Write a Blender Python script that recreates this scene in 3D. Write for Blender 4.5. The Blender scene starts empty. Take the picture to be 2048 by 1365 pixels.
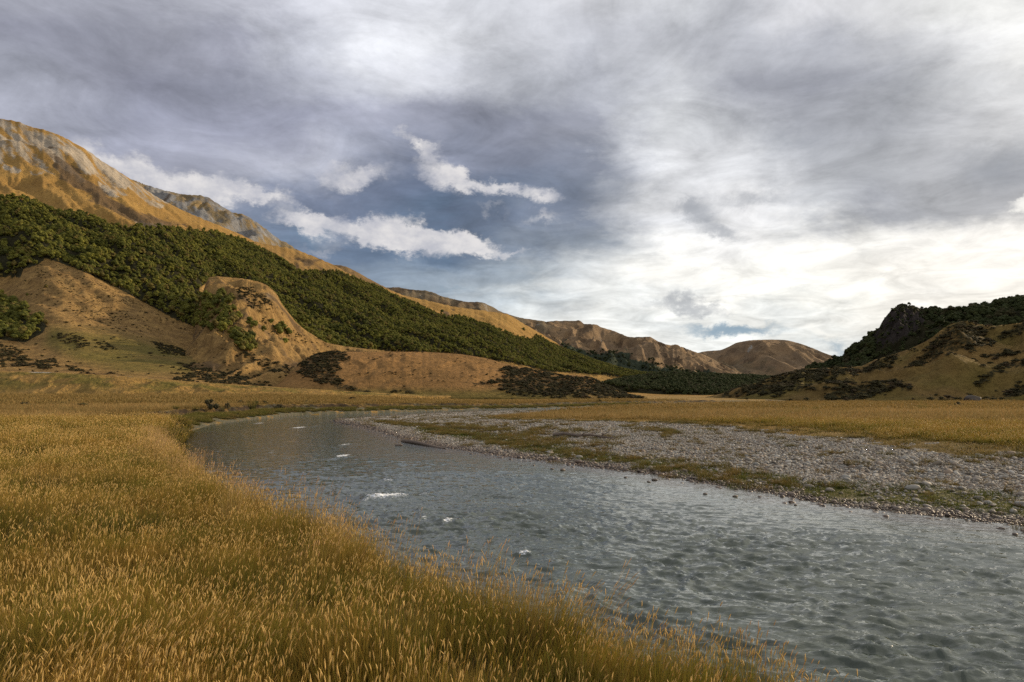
import bpy, math, random
import numpy as np
from mathutils import Vector

# ------------------------------------------------------------------ camera, sky, sun, exposure
SC = bpy.context.scene
COL = SC.collection
FPX, HY = 1400.0, 790.0            # focal length and horizon row, in pixels of the 2048 wide photograph
CAMZ = 3.0                         # eye above the water level
cam = bpy.data.cameras.new('camera')
camo = bpy.data.objects.new('camera', cam); COL.objects.link(camo)
camo.location = (0, 0, CAMZ); camo.rotation_euler = (math.radians(90), 0, 0)
cam.sensor_width = 36; cam.lens = 36 * FPX / 2048
cam.shift_y = (HY - 682.5) / 2048
cam.clip_start = 0.1; cam.clip_end = 30000
SC.camera = camo

SUN_AZ, SUN_EL = 57.0, 17.0        # degrees clockwise from the view direction (+Y), degrees up
W = bpy.data.worlds.new("World"); SC.world = W; W.use_nodes = True
wt = W.node_tree; wt.nodes.clear()

def s2l(c):
    c = np.asarray(c, float) / 255.0
    return np.where(c <= 0.04045, c / 12.92, ((c + 0.055) / 1.055) ** 2.4)

class NT:
    """tiny helper to write node trees"""
    def __init__(self, tree): self.t = tree
    def n(self, kind, **kw):
        nd = self.t.nodes.new(kind)
        for k, v in kw.items(): setattr(nd, k, v)
        return nd
    def put(self, sock, v):
        if v is None: return
        if isinstance(v, bpy.types.NodeSocket): self.t.links.new(v, sock)
        else:
            if isinstance(v, (tuple, list)) and sock.type == 'RGBA' and len(v) == 3: v = (*v, 1)
            sock.default_value = v
    def math(self, op, a, b=None, c=None, clamp=False):
        nd = self.n('ShaderNodeMath', operation=op, use_clamp=clamp)
        for i, v in enumerate((a, b, c)): self.put(nd.inputs[i], v)
        return nd.outputs[0]
    def vmath(self, op, a, b=None):
        nd = self.n('ShaderNodeVectorMath', operation=op)
        self.put(nd.inputs[0], a); self.put(nd.inputs[1], b)
        return nd.outputs['Value'] if op in ('LENGTH', 'DOT_PRODUCT') else nd.outputs[0]
    def xyz(self, x, y, z):
        nd = self.n('ShaderNodeCombineXYZ')
        for i, v in enumerate((x, y, z)): self.put(nd.inputs[i], v)
        return nd.outputs[0]
    def sep(self, v):
        nd = self.n('ShaderNodeSeparateXYZ'); self.put(nd.inputs[0], v); return nd.outputs
    def mix(self, f, a, b, blend='MIX'):
        nd = self.n('ShaderNodeMix', data_type='RGBA', blend_type=blend)
        self.put(nd.inputs[0], f); self.put(nd.inputs[6], a); self.put(nd.inputs[7], b)
        return nd.outputs[2]
    def rng(self, v, a, b, c=0.0, d=1.0, smooth=True):
        nd = self.n('ShaderNodeMapRange', interpolation_type='SMOOTHSTEP' if smooth else 'LINEAR')
        for i, x in enumerate((v, a, b, c, d)): self.put(nd.inputs[i], x)
        return nd.outputs[0]
    def noise(self, vec, scale, detail=4, rough=0.55, dist=0.0, color=False, dim='3D'):
        nd = self.n('ShaderNodeTexNoise', noise_dimensions=dim)
        self.put(nd.inputs['Vector'], vec); self.put(nd.inputs['Scale'], scale)
        self.put(nd.inputs['Detail'], detail); self.put(nd.inputs['Roughness'], rough)
        self.put(nd.inputs['Distortion'], dist)
        return nd.outputs['Color'] if color else nd.outputs['Fac']
    def ramp(self, f, stops, interp='LINEAR'):
        nd = self.n('ShaderNodeValToRGB'); cr = nd.color_ramp; cr.interpolation = interp
        while len(cr.elements) > 1: cr.elements.remove(cr.elements[-1])
        for i, (p, c) in enumerate(stops):
            e = cr.elements[0] if i == 0 else cr.elements.new(p)
            e.position = p; e.color = (*c[:3], 1)
        self.put(nd.inputs[0], f); return nd.outputs[0]

# the sky: a clear Nishita sky behind a broken, layered cloud deck that is laid out by direction
SKY_COLS = [0,146,293,439,585,731,878,1024,1170,1317,1463,1609,1756,1902,2048]
SKY = {
 -420: [(166,167,176)]*6+[(182,183,188)]*4+[(208,207,205)]*5,
 -150: [(160,162,174)]*4+[(172,174,184)]*3+[(186,187,191)]*4+[(210,209,206)]*4,
 0:   [(152,154,168),(150,152,166),(155,157,170),(168,170,182),(192,194,204),(200,202,210),(196,198,205),(185,187,194),(188,189,195),(184,186,191),(176,178,185),(192,192,196),(192,192,193),(205,205,202),(215,214,210)],
 80:  [(138,140,156),(133,135,150),(138,140,155),(150,152,168),(186,189,200),(208,210,217),(205,207,213),(184,186,193),(176,178,186),(174,176,183),(165,167,175),(162,164,172),(174,175,179),(195,195,195),(206,205,201)],
 160: [(150,153,168),(134,136,151),(127,129,146),(136,139,156),(158,161,176),(178,181,192),(190,192,200),(172,175,184),(160,163,173),(184,186,191),(150,152,162),(142,144,154),(158,160,166),(180,181,183),(190,190,190)],
 240: [(165,168,185),(148,151,168),(138,141,160),(145,148,168),(138,141,160),(152,155,173),(142,145,162),(130,134,151),(142,145,158),(196,198,201),(172,174,180),(148,150,158),(148,150,156),(170,171,175),(182,182,183)],
 320: [(150,153,170),(150,153,172),(150,153,172),(155,158,176),(168,171,186),(150,155,174),(128,134,154),(122,128,147),(128,134,151),(202,203,206),(196,197,200),(168,170,176),(160,162,167),(164,165,169),(150,152,158)],
 400: [(140,147,166),(140,147,166),(142,149,168),(140,148,169),(118,128,153),(108,120,146),(103,116,143),(104,117,141),(118,127,146),(196,197,200),(206,205,205),(178,180,184),(150,152,159),(156,157,161),(158,158,161)],
 480: [(120,135,160),(120,135,160),(120,135,160),(118,133,159),(108,126,153),(99,118,146),(92,113,140),(106,121,144),(140,149,162),(226,224,219),(216,214,211),(230,227,220),(222,219,212),(222,218,210),(226,221,212)],
 560: [(130,145,165),(130,145,165),(130,145,165),(130,145,165),(130,145,165),(122,139,160),(138,153,169),(146,157,168),(188,192,194),(228,225,217),(228,225,216),(232,228,218),(216,211,201),(224,218,207),(222,216,205)],
 640: [(140,155,170)]*5+[(140,155,170),(150,165,178),(188,194,196),(210,210,205),(200,203,202),(212,211,205),(202,204,201),(208,205,197),(212,207,197),(212,207,197)],
 735: [(160,170,178)]*6+[(170,178,184),(205,205,200),(222,218,208),(218,217,211),(204,209,210),(190,199,204),(205,205,200),(215,208,196),(215,208,196)],
}
def skyc(c):
    c = np.array(c, float); c = c*.64+c.mean()*.36
    return tuple(s2l(np.clip(165+(c-159)*1.29, 0, 255))*10.5)
def build_sky():
    t = NT(wt)
    tc = t.n('ShaderNodeTexCoord').outputs['Generated']
    d = t.vmath('NORMALIZE', tc); dx, dy, dz = t.sep(d)
    yy = t.math('MAXIMUM', dy, 0.06)
    q = t.xyz(t.math('DIVIDE', dx, yy), t.math('DIVIDE', dz, yy), 0.0)
    # the deck seen in perspective: fine near the horizon, broad overhead
    den = t.math('ADD', t.math('MAXIMUM', dz, 0.0), 0.13)
    deck = t.xyz(t.math('DIVIDE', dx, den), t.math('DIVIDE', dy, den), 0.0)
    n1 = t.noise(deck, 1.1, 7, 0.56, 0.5, color=True)
    n2 = t.noise(t.xyz(dx, dy, t.math('MULTIPLY', dz, 2.0)), 6.5, 10, 0.66, 0.2, color=True)
    w = t.vmath('ADD', t.vmath('MULTIPLY', t.vmath('SUBTRACT', n1, (0.5,0.5,0.5)), (0.26, 0.14, 0)),
                t.vmath('MULTIPLY', t.vmath('SUBTRACT', n2, (0.5,0.5,0.5)), (0.20, 0.10, 0)))
    qw = t.vmath('ADD', q, w)
    qx, qy, _ = t.sep(qw)
    U0, U1 = -0.80, 0.80
    fu = t.math('DIVIDE', t.math('SUBTRACT', qx, U0), U1 - U0, clamp=True)
    col = None; prev = None
    for py in sorted(SKY, reverse=True):
        stops = []
        for px, c in zip(SKY_COLS, SKY[py]):
            stops.append((((px-1024)/FPX - U0)/(U1-U0), skyc(c)))
        r = t.ramp(fu, stops, 'LINEAR')
        v = (HY - py)/FPX
        if col is None: col = r
        else: col = t.mix(t.rng(qy, prev, v), col, r)
        prev = v
    # wispy relief within the deck
    f1 = t.noise(deck, 3.2, 10, 0.62, 0.8)
    f2 = t.noise(t.xyz(dx, dy, t.math('MULTIPLY', dz, 2.2)), 13.0, 10, 0.68, 0.3)
    shade = t.math('ADD', t.rng(f1, 0.28, 0.72, 0.74, 1.26, False), t.rng(f2, 0.28, 0.72, -0.15, 0.15, False))
    col = t.mix(1.0, col, t.xyz(shade, shade, shade), 'MULTIPLY')
    # single cloud shapes
    cn = t.noise(t.xyz(dx, dy, t.math('MULTIPLY', dz, 1.5)), 18.0, 12, 0.68, 0.15, color=True)
    qc = t.vmath('ADD', q, t.vmath('MULTIPLY', t.vmath('SUBTRACT', cn, (0.5,0.5,0.5)), (0.10, 0.085, 0)))
    def blobs(items, vec):
        acc = None
        for (px, py, rx, ry, ang, amp) in items:
            m = t.n('ShaderNodeMapping', vector_type='TEXTURE')
            t.put(m.inputs[0], vec)
            m.inputs[1].default_value = ((px-1024)/FPX, (HY-py)/FPX, 0)
            m.inputs[2].default_value = (0, 0, math.radians(-ang))
            m.inputs[3].default_value = (rx/FPX, ry/FPX, 1)
            g = t.n('ShaderNodeTexGradient', gradient_type='SPHERICAL'); t.put(g.inputs[0], m.outputs[0])
            o = t.math('MULTIPLY', g.outputs['Fac'], amp)
            acc = o if acc is None else t.math('ADD', acc, o)
        return t.math('MULTIPLY', acc, t.rng(dy, 0.1, 0.3))
    grey = blobs([(1405,432,70,40,18,.6),(1450,470,80,26,10,.6),(1370,420,60,26,0,.3),(1375,612,130,26,4,.8),(1900,640,260,22,-8,.4),
                  (1590,285,170,70,5,.5),(1500,395,220,30,-3,.5),(2010,330,130,70,-25,.6),(1220,400,90,150,0,.5),
                  (1800,668,200,18,-4,.3)], qw if False else qc)
    col = t.mix(t.rng(grey, 0.05, 0.75, 0.0, 0.7), col, tuple(s2l((146,150,158))*10))
    blue = blobs([(1470,664,165,28,2,1.0),(1670,700,90,30,10,.6),(900,585,150,22,0,.4),(640,470,160,60,5,.5)], qc)
    col = t.mix(t.rng(blue, 0.2, 0.8, 0.0, 0.85), col, tuple(s2l((122,150,172))*10))
    lit = blobs([(2045,408,55,30,-20,1.1),(1460,612,50,7,-15,.7),(1640,668,110,14,8,.7),(1310,545,190,60,0,.5),(1620,515,260,45,0,.45),
                 (700,60,190,50,24,.22)], qc)
    col = t.mix(t.rng(lit, 0.15, 0.9, 0.0, 0.9), col, tuple(s2l((246,243,236))*10))
    cum = blobs([(190,312,75,40,30,1.0),(270,340,85,46,25,1.0),(360,372,95,50,12,1.1),(450,380,90,42,10,1.1),(530,390,70,28,10,.8),
                 (600,440,80,30,12,1.0),(690,460,110,42,8,1.1),(790,465,100,46,4,1.15),(870,484,110,42,4,1.15),(950,486,80,24,8,.9),
                 (1030,500,50,12,8,.5),(690,352,78,38,12,.85),(745,350,50,32,-20,.6),(835,282,65,22,38,.85),(880,300,45,22,50,.45),
                 (885,350,70,40,25,.9),(955,372,85,24,15,.8),(1020,384,60,18,12,.6),(1085,390,50,24,8,.85),(1080,432,45,18,0,.45),
                 (640,500,70,16,5,.4),(980,420,60,14,10,.3)], qc)
    # noise mixes pale and slightly greyer tones through the cumulus
    cb = t.noise(t.xyz(dx, dy, t.math('MULTIPLY', dz, 1.6)), 22.0, 6, 0.6)
    ccol = t.mix(t.rng(cb, 0.3, 0.7), tuple(s2l((184,184,192))*10.4), tuple(s2l((226,222,220))*10.4))
    col = t.mix(t.rng(cum, 0.06, 0.80, 0.0, 0.92), col, ccol)
    sky = t.n('ShaderNodeTexSky', sky_type='NISHITA')
    sky.sun_disc = False; sky.sun_elevation = math.radians(SUN_EL); sky.sun_rotation = math.radians(SUN_AZ)
    sky.altitude = 400; sky.dust_density = 1.0
    col = t.mix(0.95, sky.outputs[0], col)
    bg = t.n('ShaderNodeBackground'); t.put(bg.inputs[0], col); bg.inputs[1].default_value = 0.1
    out = t.n('ShaderNodeOutputWorld'); wt.links.new(bg.outputs[0], out.inputs[0])
build_sky()
W.cycles.sampling_method = 'MANUAL'; W.cycles.sample_map_resolution = 512

sun = bpy.data.lights.new('sun', 'SUN'); suno = bpy.data.objects.new('sun', sun); COL.objects.link(suno)
sun.energy = 4.6; sun.color = (1.0, 0.80, 0.55); sun.angle = math.radians(3.0)
_a, _e = math.radians(SUN_AZ), math.radians(SUN_EL)
suno.rotation_euler = (-Vector((math.sin(_a)*math.cos(_e), math.cos(_a)*math.cos(_e), math.sin(_e)))).to_track_quat('-Z', 'Y').to_euler()
SC.view_settings.view_transform = 'Standard'; SC.view_settings.look = 'None'
SC.view_settings.exposure = 0.12; SC.view_settings.gamma = 1.0; SC.view_settings.use_curve_mapping = False
SC.render.engine = 'CYCLES'
SC.cycles.max_bounces = 5; SC.cycles.diffuse_bounces = 3; SC.cycles.glossy_bounces = 2
SC.cycles.transmission_bounces = 3; SC.cycles.transparent_max_bounces = 4
SC.cycles.use_denoising = False

# ------------------------------------------------------------------ helpers
def P(px, py, d):
    """the point at distance d seen at that place of the photograph"""
    return ((px-1024)/FPX*d, d, CAMZ + (HY-py)/FPX*d)
def fade(t): return t*t*t*(t*(t*6-15)+10)
def perlin(x, y, seed=0):
    x = np.asarray(x, float); y = np.asarray(y, float)
    xi = np.floor(x).astype(np.int64); yi = np.floor(y).astype(np.int64)
    xf = x-xi; yf = y-yi
    def g(ix, iy, fx, fy):
        h = (ix*374761393 + iy*668265263 + seed*974634777) & 0xffffffff
        h = ((h ^ (h >> 13))*1274126177) & 0xffffffff
        a = ((h ^ (h >> 16)) & 0xffff)/65536.0*2*np.pi
        return np.cos(a)*fx + np.sin(a)*fy
    u = fade(xf); v = fade(yf)
    a = g(xi, yi, xf, yf); b = g(xi+1, yi, xf-1, yf); c = g(xi, yi+1, xf, yf-1); d = g(xi+1, yi+1, xf-1, yf-1)
    return ((a+(b-a)*u)*(1-v) + (c+(d-c)*u)*v)*1.5
def fbm(x, y, o=4, seed=0, lac=2.03, gain=0.5):
    s = 0; a = 1; tot = 0
    for i in range(o):
        s = s + a*perlin(x, y, seed+i*17); tot += a; a *= gain; x = x*lac+13.7; y = y*lac+5.3
    return s/tot
def ridged(x, y, o=4, seed=0):
    s = 0; a = 1; tot = 0
    for i in range(o):
        s = s + a*(1-np.abs(perlin(x, y, seed+i*17))*2); tot += a; a *= 0.5; x = x*2.07+3.1; y = y*2.07+8.3
    return s/tot
def sstep(a, b, x):
    t = np.clip((x-a)/(b-a), 0, 1); return t*t*(3-2*t)
def inpoly(px, py, poly):
    px = np.asarray(px); py = np.asarray(py); r = np.zeros(px.shape, bool); n = len(poly); j = n-1
    for i in range(n):
        xi, yi = poly[i]; xj, yj = poly[j]
        if yi != yj:
            r ^= ((yi > py) != (yj > py)) & (px < (xj-xi)*(py-yi)/(yj-yi)+xi)
        j = i
    return r
def polydist(x, y, pts, closed=False):
    best = np.full(np.shape(x), 1e9); n = len(pts)
    for i in range(n if closed else n-1):
        ax, ay = pts[i]; bx, by = pts[(i+1) % n]
        L = (bx-ax)**2+(by-ay)**2+1e-12
        t = np.clip(((x-ax)*(bx-ax)+(y-ay)*(by-ay))/L, 0, 1)
        best = np.minimum(best, np.hypot(x-ax-t*(bx-ax), y-ay-t*(by-ay)))
    return best
def pix(x, y, z): return 1024+FPX*x/y, HY-FPX*(z-CAMZ)/y

def set_attr(me, name, vals):
    a = me.attributes.new(name, 'FLOAT', 'POINT'); a.data.foreach_set('value', np.asarray(vals, np.float32).ravel())
def mesh_from(name, V, F, smooth=True):
    me = bpy.data.meshes.new(name); V = np.asarray(V, np.float32); F = np.asarray(F, np.int32)
    me.vertices.add(len(V)); me.vertices.foreach_set('co', V.ravel())
    k = F.shape[1]; me.loops.add(F.size); me.loops.foreach_set('vertex_index', F.ravel())
    me.polygons.add(len(F)); me.polygons.foreach_set('loop_start', np.arange(len(F), dtype=np.int32)*k)
    me.polygons.foreach_set('loop_total', np.full(len(F), k, np.int32))
    me.polygons.foreach_set('use_smooth', np.full(len(F), smooth))
    me.update(calc_edges=True); return me
def grid_faces(nr, nc):
    i, j = np.meshgrid(np.arange(nr-1), np.arange(nc-1), indexing='ij'); a = i*nc+j
    return np.stack([a, a+1, a+nc+1, a+nc], -1).reshape(-1, 4)
def link(name, me, mat=None, parent=None, kind=None, label=None, cat=None, group=None, loc=None):
    o = bpy.data.objects.new(name, me); COL.objects.link(o)
    if mat is not None and me is not None and len(me.materials) == 0: me.materials.append(mat)
    if parent: o.parent = parent
    if kind: o['kind'] = kind
    if label: o['label'] = label
    if cat: o['category'] = cat
    if group: o['group'] = group
    if loc is not None: o.location = loc
    return o
def new_mat(name, rough=0.9, spec=0.2):
    m = bpy.data.materials.new(name); m.use_nodes = True; m.node_tree.nodes.clear(); t = NT(m.node_tree)
    b = t.n('ShaderNodeBsdfPrincipled'); o = t.n('ShaderNodeOutputMaterial')
    m.node_tree.links.new(b.outputs[0], o.inputs[0])
    b.inputs['Roughness'].default_value = rough; b.inputs['Specular IOR Level'].default_value = spec
    return m, t, b
def attr(t, name):
    a = t.n('ShaderNodeAttribute'); a.attribute_name = name; return a.outputs['Fac']
def bump(t, b, h, strength, dist):
    n = t.n('ShaderNodeBump'); n.inputs['Strength'].default_value = strength; n.inputs['Distance'].default_value = dist
    t.put(n.inputs['Height'], h); t.put(b.inputs['Normal'], n.outputs[0])

def scatter(name, pts, rot, scl, idx, sources, kind='stuff', label=None, cat=None, parent=None):
    """one object that stands instances of the source meshes on its points (geometry nodes)"""
    pts = np.asarray(pts, np.float32); n = len(pts)
    me = bpy.data.meshes.new(name); me.vertices.add(n); me.vertices.foreach_set('co', pts.ravel())
    for nm, arr in (('rot', rot), ('scl', scl)):
        a = me.attributes.new(nm, 'FLOAT_VECTOR', 'POINT'); a.data.foreach_set('vector', np.asarray(arr, np.float32).ravel())
    a = me.attributes.new('idx', 'INT', 'POINT'); a.data.foreach_set('value', np.asarray(idx, np.int32))
    o = link(name, me, None, parent, kind, label, cat)
    src = bpy.data.collections.new(name+'_sources')
    for i, m in enumerate(sources):
        src.objects.link(bpy.data.objects.new('%02d_%s' % (i, m.name), m))
    ng = bpy.data.node_groups.new(name+'_scatter', 'GeometryNodeTree')
    ng.interface.new_socket('Geometry', in_out='INPUT', socket_type='NodeSocketGeometry')
    ng.interface.new_socket('Geometry', in_out='OUTPUT', socket_type='NodeSocketGeometry')
    N = ng.nodes; L = ng.links
    gi = N.new('NodeGroupInput'); go = N.new('NodeGroupOutput')
    ci = N.new('GeometryNodeCollectionInfo'); ci.inputs['Collection'].default_value = src
    ci.inputs['Separate Children'].default_value = True; ci.inputs['Reset Children'].default_value = True
    ip = N.new('GeometryNodeInstanceOnPoints'); ip.inputs['Pick Instance'].default_value = True
    def na(nm, dt):
        x = N.new('GeometryNodeInputNamedAttribute'); x.data_type = dt; x.inputs['Name'].default_value = nm; return x.outputs['Attribute']
    L.new(gi.outputs[0], ip.inputs['Points']); L.new(ci.outputs[0], ip.inputs['Instance'])
    L.new(na('idx', 'INT'), ip.inputs['Instance Index'])
    e2r = N.new('FunctionNodeEulerToRotation'); L.new(na('rot', 'FLOAT_VECTOR'), e2r.inputs[0]); L.new(e2r.outputs[0], ip.inputs['Rotation'])
    L.new(na('scl', 'FLOAT_VECTOR'), ip.inputs['Scale']); L.new(ip.outputs[0], go.inputs[0])
    md = o.modifiers.new('scatter', 'NODES'); md.node_group = ng
    return o
# ------------------------------------------------------------------ materials
def hill_mat(name, grass, grass2, scree=(0.30,0.275,0.24), scrub=(0.035,0.032,0.016), scale=1.0):
    """dry tussock slope: attributes scree / scrub / brown / green say where the ground itself changes"""
    m, t, b = new_mat(name, 0.95, 0.05)
    pos = t.n('ShaderNodeNewGeometry').outputs['Position']
    n1 = t.noise(pos, 0.012/scale, 6, 0.62); n2 = t.noise(pos, 0.11/scale, 6, 0.7); n3 = t.noise(pos, 0.7/scale, 4, 0.6)
    X, Y, Z = t.sep(pos)
    da = t.math('ADD', t.math('MULTIPLY', X, .0053), t.math('MULTIPLY', Y, -.0046)); db_ = t.math('ADD', t.math('MULTIPLY', X, .032), t.math('MULTIPLY', Y, .036))
    nS = t.noise(t.xyz(da, db_, t.math('MULTIPLY', Z, .004)), 1.0/scale, 7, 0.66, .3)
    col = t.mix(t.rng(n1, 0.35, 0.65), grass, grass2)
    col = t.mix(t.rng(n2, 0.42, 0.75, 0.0, 0.5), col, tuple(0.5*c for c in grass))
    n4 = t.noise(pos, 0.33/scale, 5, 0.75)
    sc = t.math('ADD', attr(t, 'scree'), t.math('ADD', t.math('MULTIPLY', t.math('SUBTRACT', nS, 0.5), 2.6), t.math('MULTIPLY', t.math('SUBTRACT', n2, 0.5), .9)))
    col = t.mix(attr(t, 'low'), col, t.mix(t.rng(n2, .35, .65), (0.19,0.115,0.045), (0.33,0.205,0.075)))  # lower slopes: browner grass, with their dimmer light painted into the colour
    scc = t.mix(t.rng(nS, 0.35, 0.65), tuple(0.72*c for c in scree), tuple(1.2*c for c in scree))
    col = t.mix(t.rng(t.math('MULTIPLY', sc, t.rng(attr(t, 'scree'), 0.02, 0.2)), 0.35, 0.85), col, scc)
    br = t.math('ADD', attr(t, 'brown'), t.math('MULTIPLY', t.math('SUBTRACT', n2, 0.5), 1.2))
    col = t.mix(t.rng(t.math('MULTIPLY', br, t.rng(attr(t, 'brown'), 0.02, 0.2)), 0.35, 0.8, 0, 0.85), col, (0.11,0.075,0.045))
    gr = t.math('MULTIPLY', attr(t, 'green'), t.rng(n1, 0.2, 0.6))
    col = t.mix(t.math('MULTIPLY', gr, 0.8), col, (0.13,0.115,0.028))
    sb = t.math('ADD', attr(t, 'scrub'), t.math('MULTIPLY', t.math('SUBTRACT', n3, 0.5), 0.8))
    col = t.mix(t.rng(t.math('MULTIPLY', sb, t.rng(attr(t, 'scrub'), 0.02, 0.3)), 0.4, 0.7), col, scrub)
    col = t.mix(t.rng(n4, 0.44, 0.62, 0, .5), col, t.mix(1.0, col, (.42,.42,.38), 'MULTIPLY'))
    t.put(b.inputs['Base Color'], col)
    h = t.math('ADD', t.math('MULTIPLY', n2, 3.0*scale), t.math('MULTIPLY', n3, 0.6*scale))
    bump(t, b, h, 1.0, 1.3)
    return m

# ------------------------------------------------------------------ hills
def dens(pts, col, k):
    pts = sorted(pts); xs = np.array([p[0] for p in pts], float); ys = np.array([p[k] for p in pts], float)
    # monotone-ish smooth interpolation
    n = len(xs); h = np.diff(xs); dl = np.diff(ys)/h; m = np.zeros(n)
    m[0] = dl[0]; m[-1] = dl[-1]
    for i in range(1, n-1): m[i] = 0 if dl[i-1]*dl[i] <= 0 else 2*dl[i-1]*dl[i]/(dl[i-1]+dl[i])
    c = np.clip(col, xs[0], xs[-1]); i = np.clip(np.searchsorted(xs, c, 'right')-1, 0, n-2)
    t = (c-xs[i])/h[i]
    return ((2*t**3-3*t**2+1)*ys[i] + (t**3-2*t**2+t)*h[i]*m[i] + (-2*t**3+3*t**2)*ys[i+1] + (t**3-t**2)*h[i]*m[i+1])

HILLS = {}
def loft(name, x0, x1, step, knots, rows, prof=None, back=(0.35, 0.5), backrows=14, relief=None, jag=0.0, masks=None, mat=None, seed=0, ext=()):
    cols = np.arange(x0, x1+step, step, float)
    if ext: cols = np.concatenate([cols, np.array(ext, float)])
    K = len(knots); nc = len(cols)
    D = np.array([dens(k, cols, 2) for k in knots]); PYk = np.array([dens(k, cols, 1) for k in knots])
    V = (HY-PYk)/FPX; s = np.linspace(0, 1, rows)
    Zk = V*D
    if K == 2:
        pr = prof(s) if prof else np.sin(s*np.pi/2)**1.15
        d = D[0]+(D[1]-D[0])*s[:, None]; z = Zk[0]+(Zk[1]-Zk[0])*pr[:, None]
    else:
        f = s*(K-1); i = np.minimum(f.astype(int), K-2); t = (f-i)[:, None]
        def cr(A):
            p0 = A[np.maximum(i-1, 0)]; p1 = A[i]; p2 = A[i+1]; p3 = A[np.minimum(i+2, K-1)]
            return 0.5*((2*p1)+(-p0+p2)*t+(2*p0-5*p1+4*p2-p3)*t**2+(-p0+3*p1-3*p2+p3)*t**3)
        d = D[0]+0*z if False else cr(D); z = cr(Zk)
    S = np.repeat(s[:, None], nc, 1); PX = np.repeat(cols[None], rows, 0)
    x = (PX-1024)/FPX*d
    if relief is not None: z = z + relief(x, d, S, PX)
    vt = V[-1] + jag*fbm(cols/9.0, cols*0+seed, 4, seed+5)/FPX*2
    v = z/d; vb = V[0][None]; vm = v.max(0)[None]
    v = vb + (v-vb)*((vt-V[0])[None]/(vm-vb+1e-9)); z = v*d
    # the far side falls away again
    bd, bs = back
    tb = np.linspace(0, 1, backrows)[1:, None]
    db = d[-1][None] + tb*D[-1][None]*bd
    zb = z[-1][None] - bs*(db-d[-1][None])*np.minimum(1, tb*2)
    d2 = np.concatenate([d[:1]*.995, d, db]); z2 = np.concatenate([z[:1]-6, z, zb]) + CAMZ
    PX2 = np.concatenate([PX[:1], PX, np.repeat(cols[None], backrows-1, 0)])
    x2 = (PX2-1024)/FPX*d2; nr = rows+backrows; rows = rows+1
    me = mesh_from(name, np.stack([x2, d2, z2], -1).reshape(-1, 3), grid_faces(nr, nc)[:, ::-1] if False else grid_faces(nr, nc))
    PY2 = HY-FPX*(z2-CAMZ)/d2; S2 = np.concatenate([S[:1], S, 1+np.repeat(tb, nc, 1)])
    mk = masks(PX2, PY2, x2, d2, z2, S2) if masks else {}
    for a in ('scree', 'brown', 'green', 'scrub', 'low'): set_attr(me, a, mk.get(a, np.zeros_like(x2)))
    o = link(name, me, mat, kind='structure')
    HILLS[name] = dict(x=x2, y=d2, z=z2, px=PX2, py=PY2, rows=rows, o=o, mk=mk)
    return o

def polym(px, py, polys, soft=6, jit=0.0, x=None, y=None, sc=20.0, seed=3):
    """soft mask of several traced patches, ragged by world-space noise"""
    out = np.zeros_like(px)
    if jit: j = fbm(x/sc, y/sc, 4, seed)*jit
    for poly in polys:
        p = np.array(poly, float); m = (px > p[:,0].min()-30) & (px < p[:,0].max()+30) & (py > p[:,1].min()-30) & (py < p[:,1].max()+30)
        if not m.any(): continue
        q = px[m]; r = py[m]
        sd = polydist(q, r, poly, True)*np.where(inpoly(q, r, poly), 1, -1)
        if jit: sd = sd + j[m]
        out[m] = np.maximum(out[m], sstep(-soft/2, soft/2, sd))
    return out

def rel_main(x, y, s, px):
    w = np.sin(np.clip(s, 0, 1)*np.pi)**0.7
    a = (x*0.75 - y*0.66); b = (x*0.66 + y*0.75)           # a runs downhill
    g = ridged(a/900+fbm(x/300, y/300, 2, 4)*0.5, b/170, 4, 11)-0.55
    g2 = ridged(a/300, b/55+fbm(x/90, y/90, 2, 4)*0.6, 3, 23)-0.55
    return w*(g*46*sstep(0.15, 0.6, s) + g2*(3+9*sstep(0.3, .6, s)) + fbm(x/60, y/60, 4, 9)*3.5 + (ridged(a/110+fbm(x/40, y/40, 2, 6)*.4, b/17, 3, 29)-.5)*5.0*sstep(.62, .8, s))

RIDGE1 = [(-900,30,1500),(-500,90,1450),(-200,180,1420),(0,238,1400),(29,242,1400),(59,253,1400),(88,260,1400),(117,270,1400),(146,285,1405),(176,302,1410),(205,323,1420),(234,341,1430),(255,355,1440),
 (281,372,1460),(307,390,1480),(337,407,1500),(381,428,1550),(425,446,1600),(469,464,1680),(520,486,1760),(572,496,1800),(600,503,1850),(617,509,1870),(664,529,1900),(717,557,1960),(775,579,2050),(808,591,2120),(852,601,2200),
 (910,614,2350),(969,622,2500),(1013,629,2620),(1049,649,2700),(1098,677,2850),(1132,698,2950),(1147,704,3000),(1195,722,3050),(1244,737,3100),(1293,746,3100),(1350,748,3100),(1700,758,3100),(2300,770,3100)]
K0 = [(-900,740,250),(-500,742,270),(0,752,300),(250,758,300),(480,772,320),(600,782,340),(800,791,350),(1000,792,420),(1130,793,600),(1250,793,900),(1400,793,1000),(2300,793,1000)]
K1 = [(-900,640,420),(-500,650,430),(0,672,430),(100,668,430),(250,690,440),(480,732,440),(600,745,500),(800,745,620),(1000,757,850),(1130,768,1200),(1250,778,1450),(1400,781,1600),(2300,785,1600)]
K2 = [(-900,500,700),(-500,520,680),(0,560,640),(90,530,660),(250,592,650),(480,672,700),(600,652,860),(800,700,980),(1000,725,1300),(1130,746,1750),(1250,760,1950),(1400,767,2050),(2300,775,2050)]
K3 = [(-900,300,1000),(-500,330,980),(0,396,950),(100,415,950),(250,455,950),(480,545,1120),(600,560,1400),(800,640,1500),(1000,676,1950),(1130,725,2400),(1250,749,2500),(1400,757,2600),(2300,767,2600)]
SCREE1 = [[(-600,-60),(0,230),(120,262),(210,318),(290,372),(350,408),(300,412),(285,408),(262,372),(232,392),(215,385),(190,350),(160,368),(145,352),(100,350),(60,332),(0,330),(-600,250)]]
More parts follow.
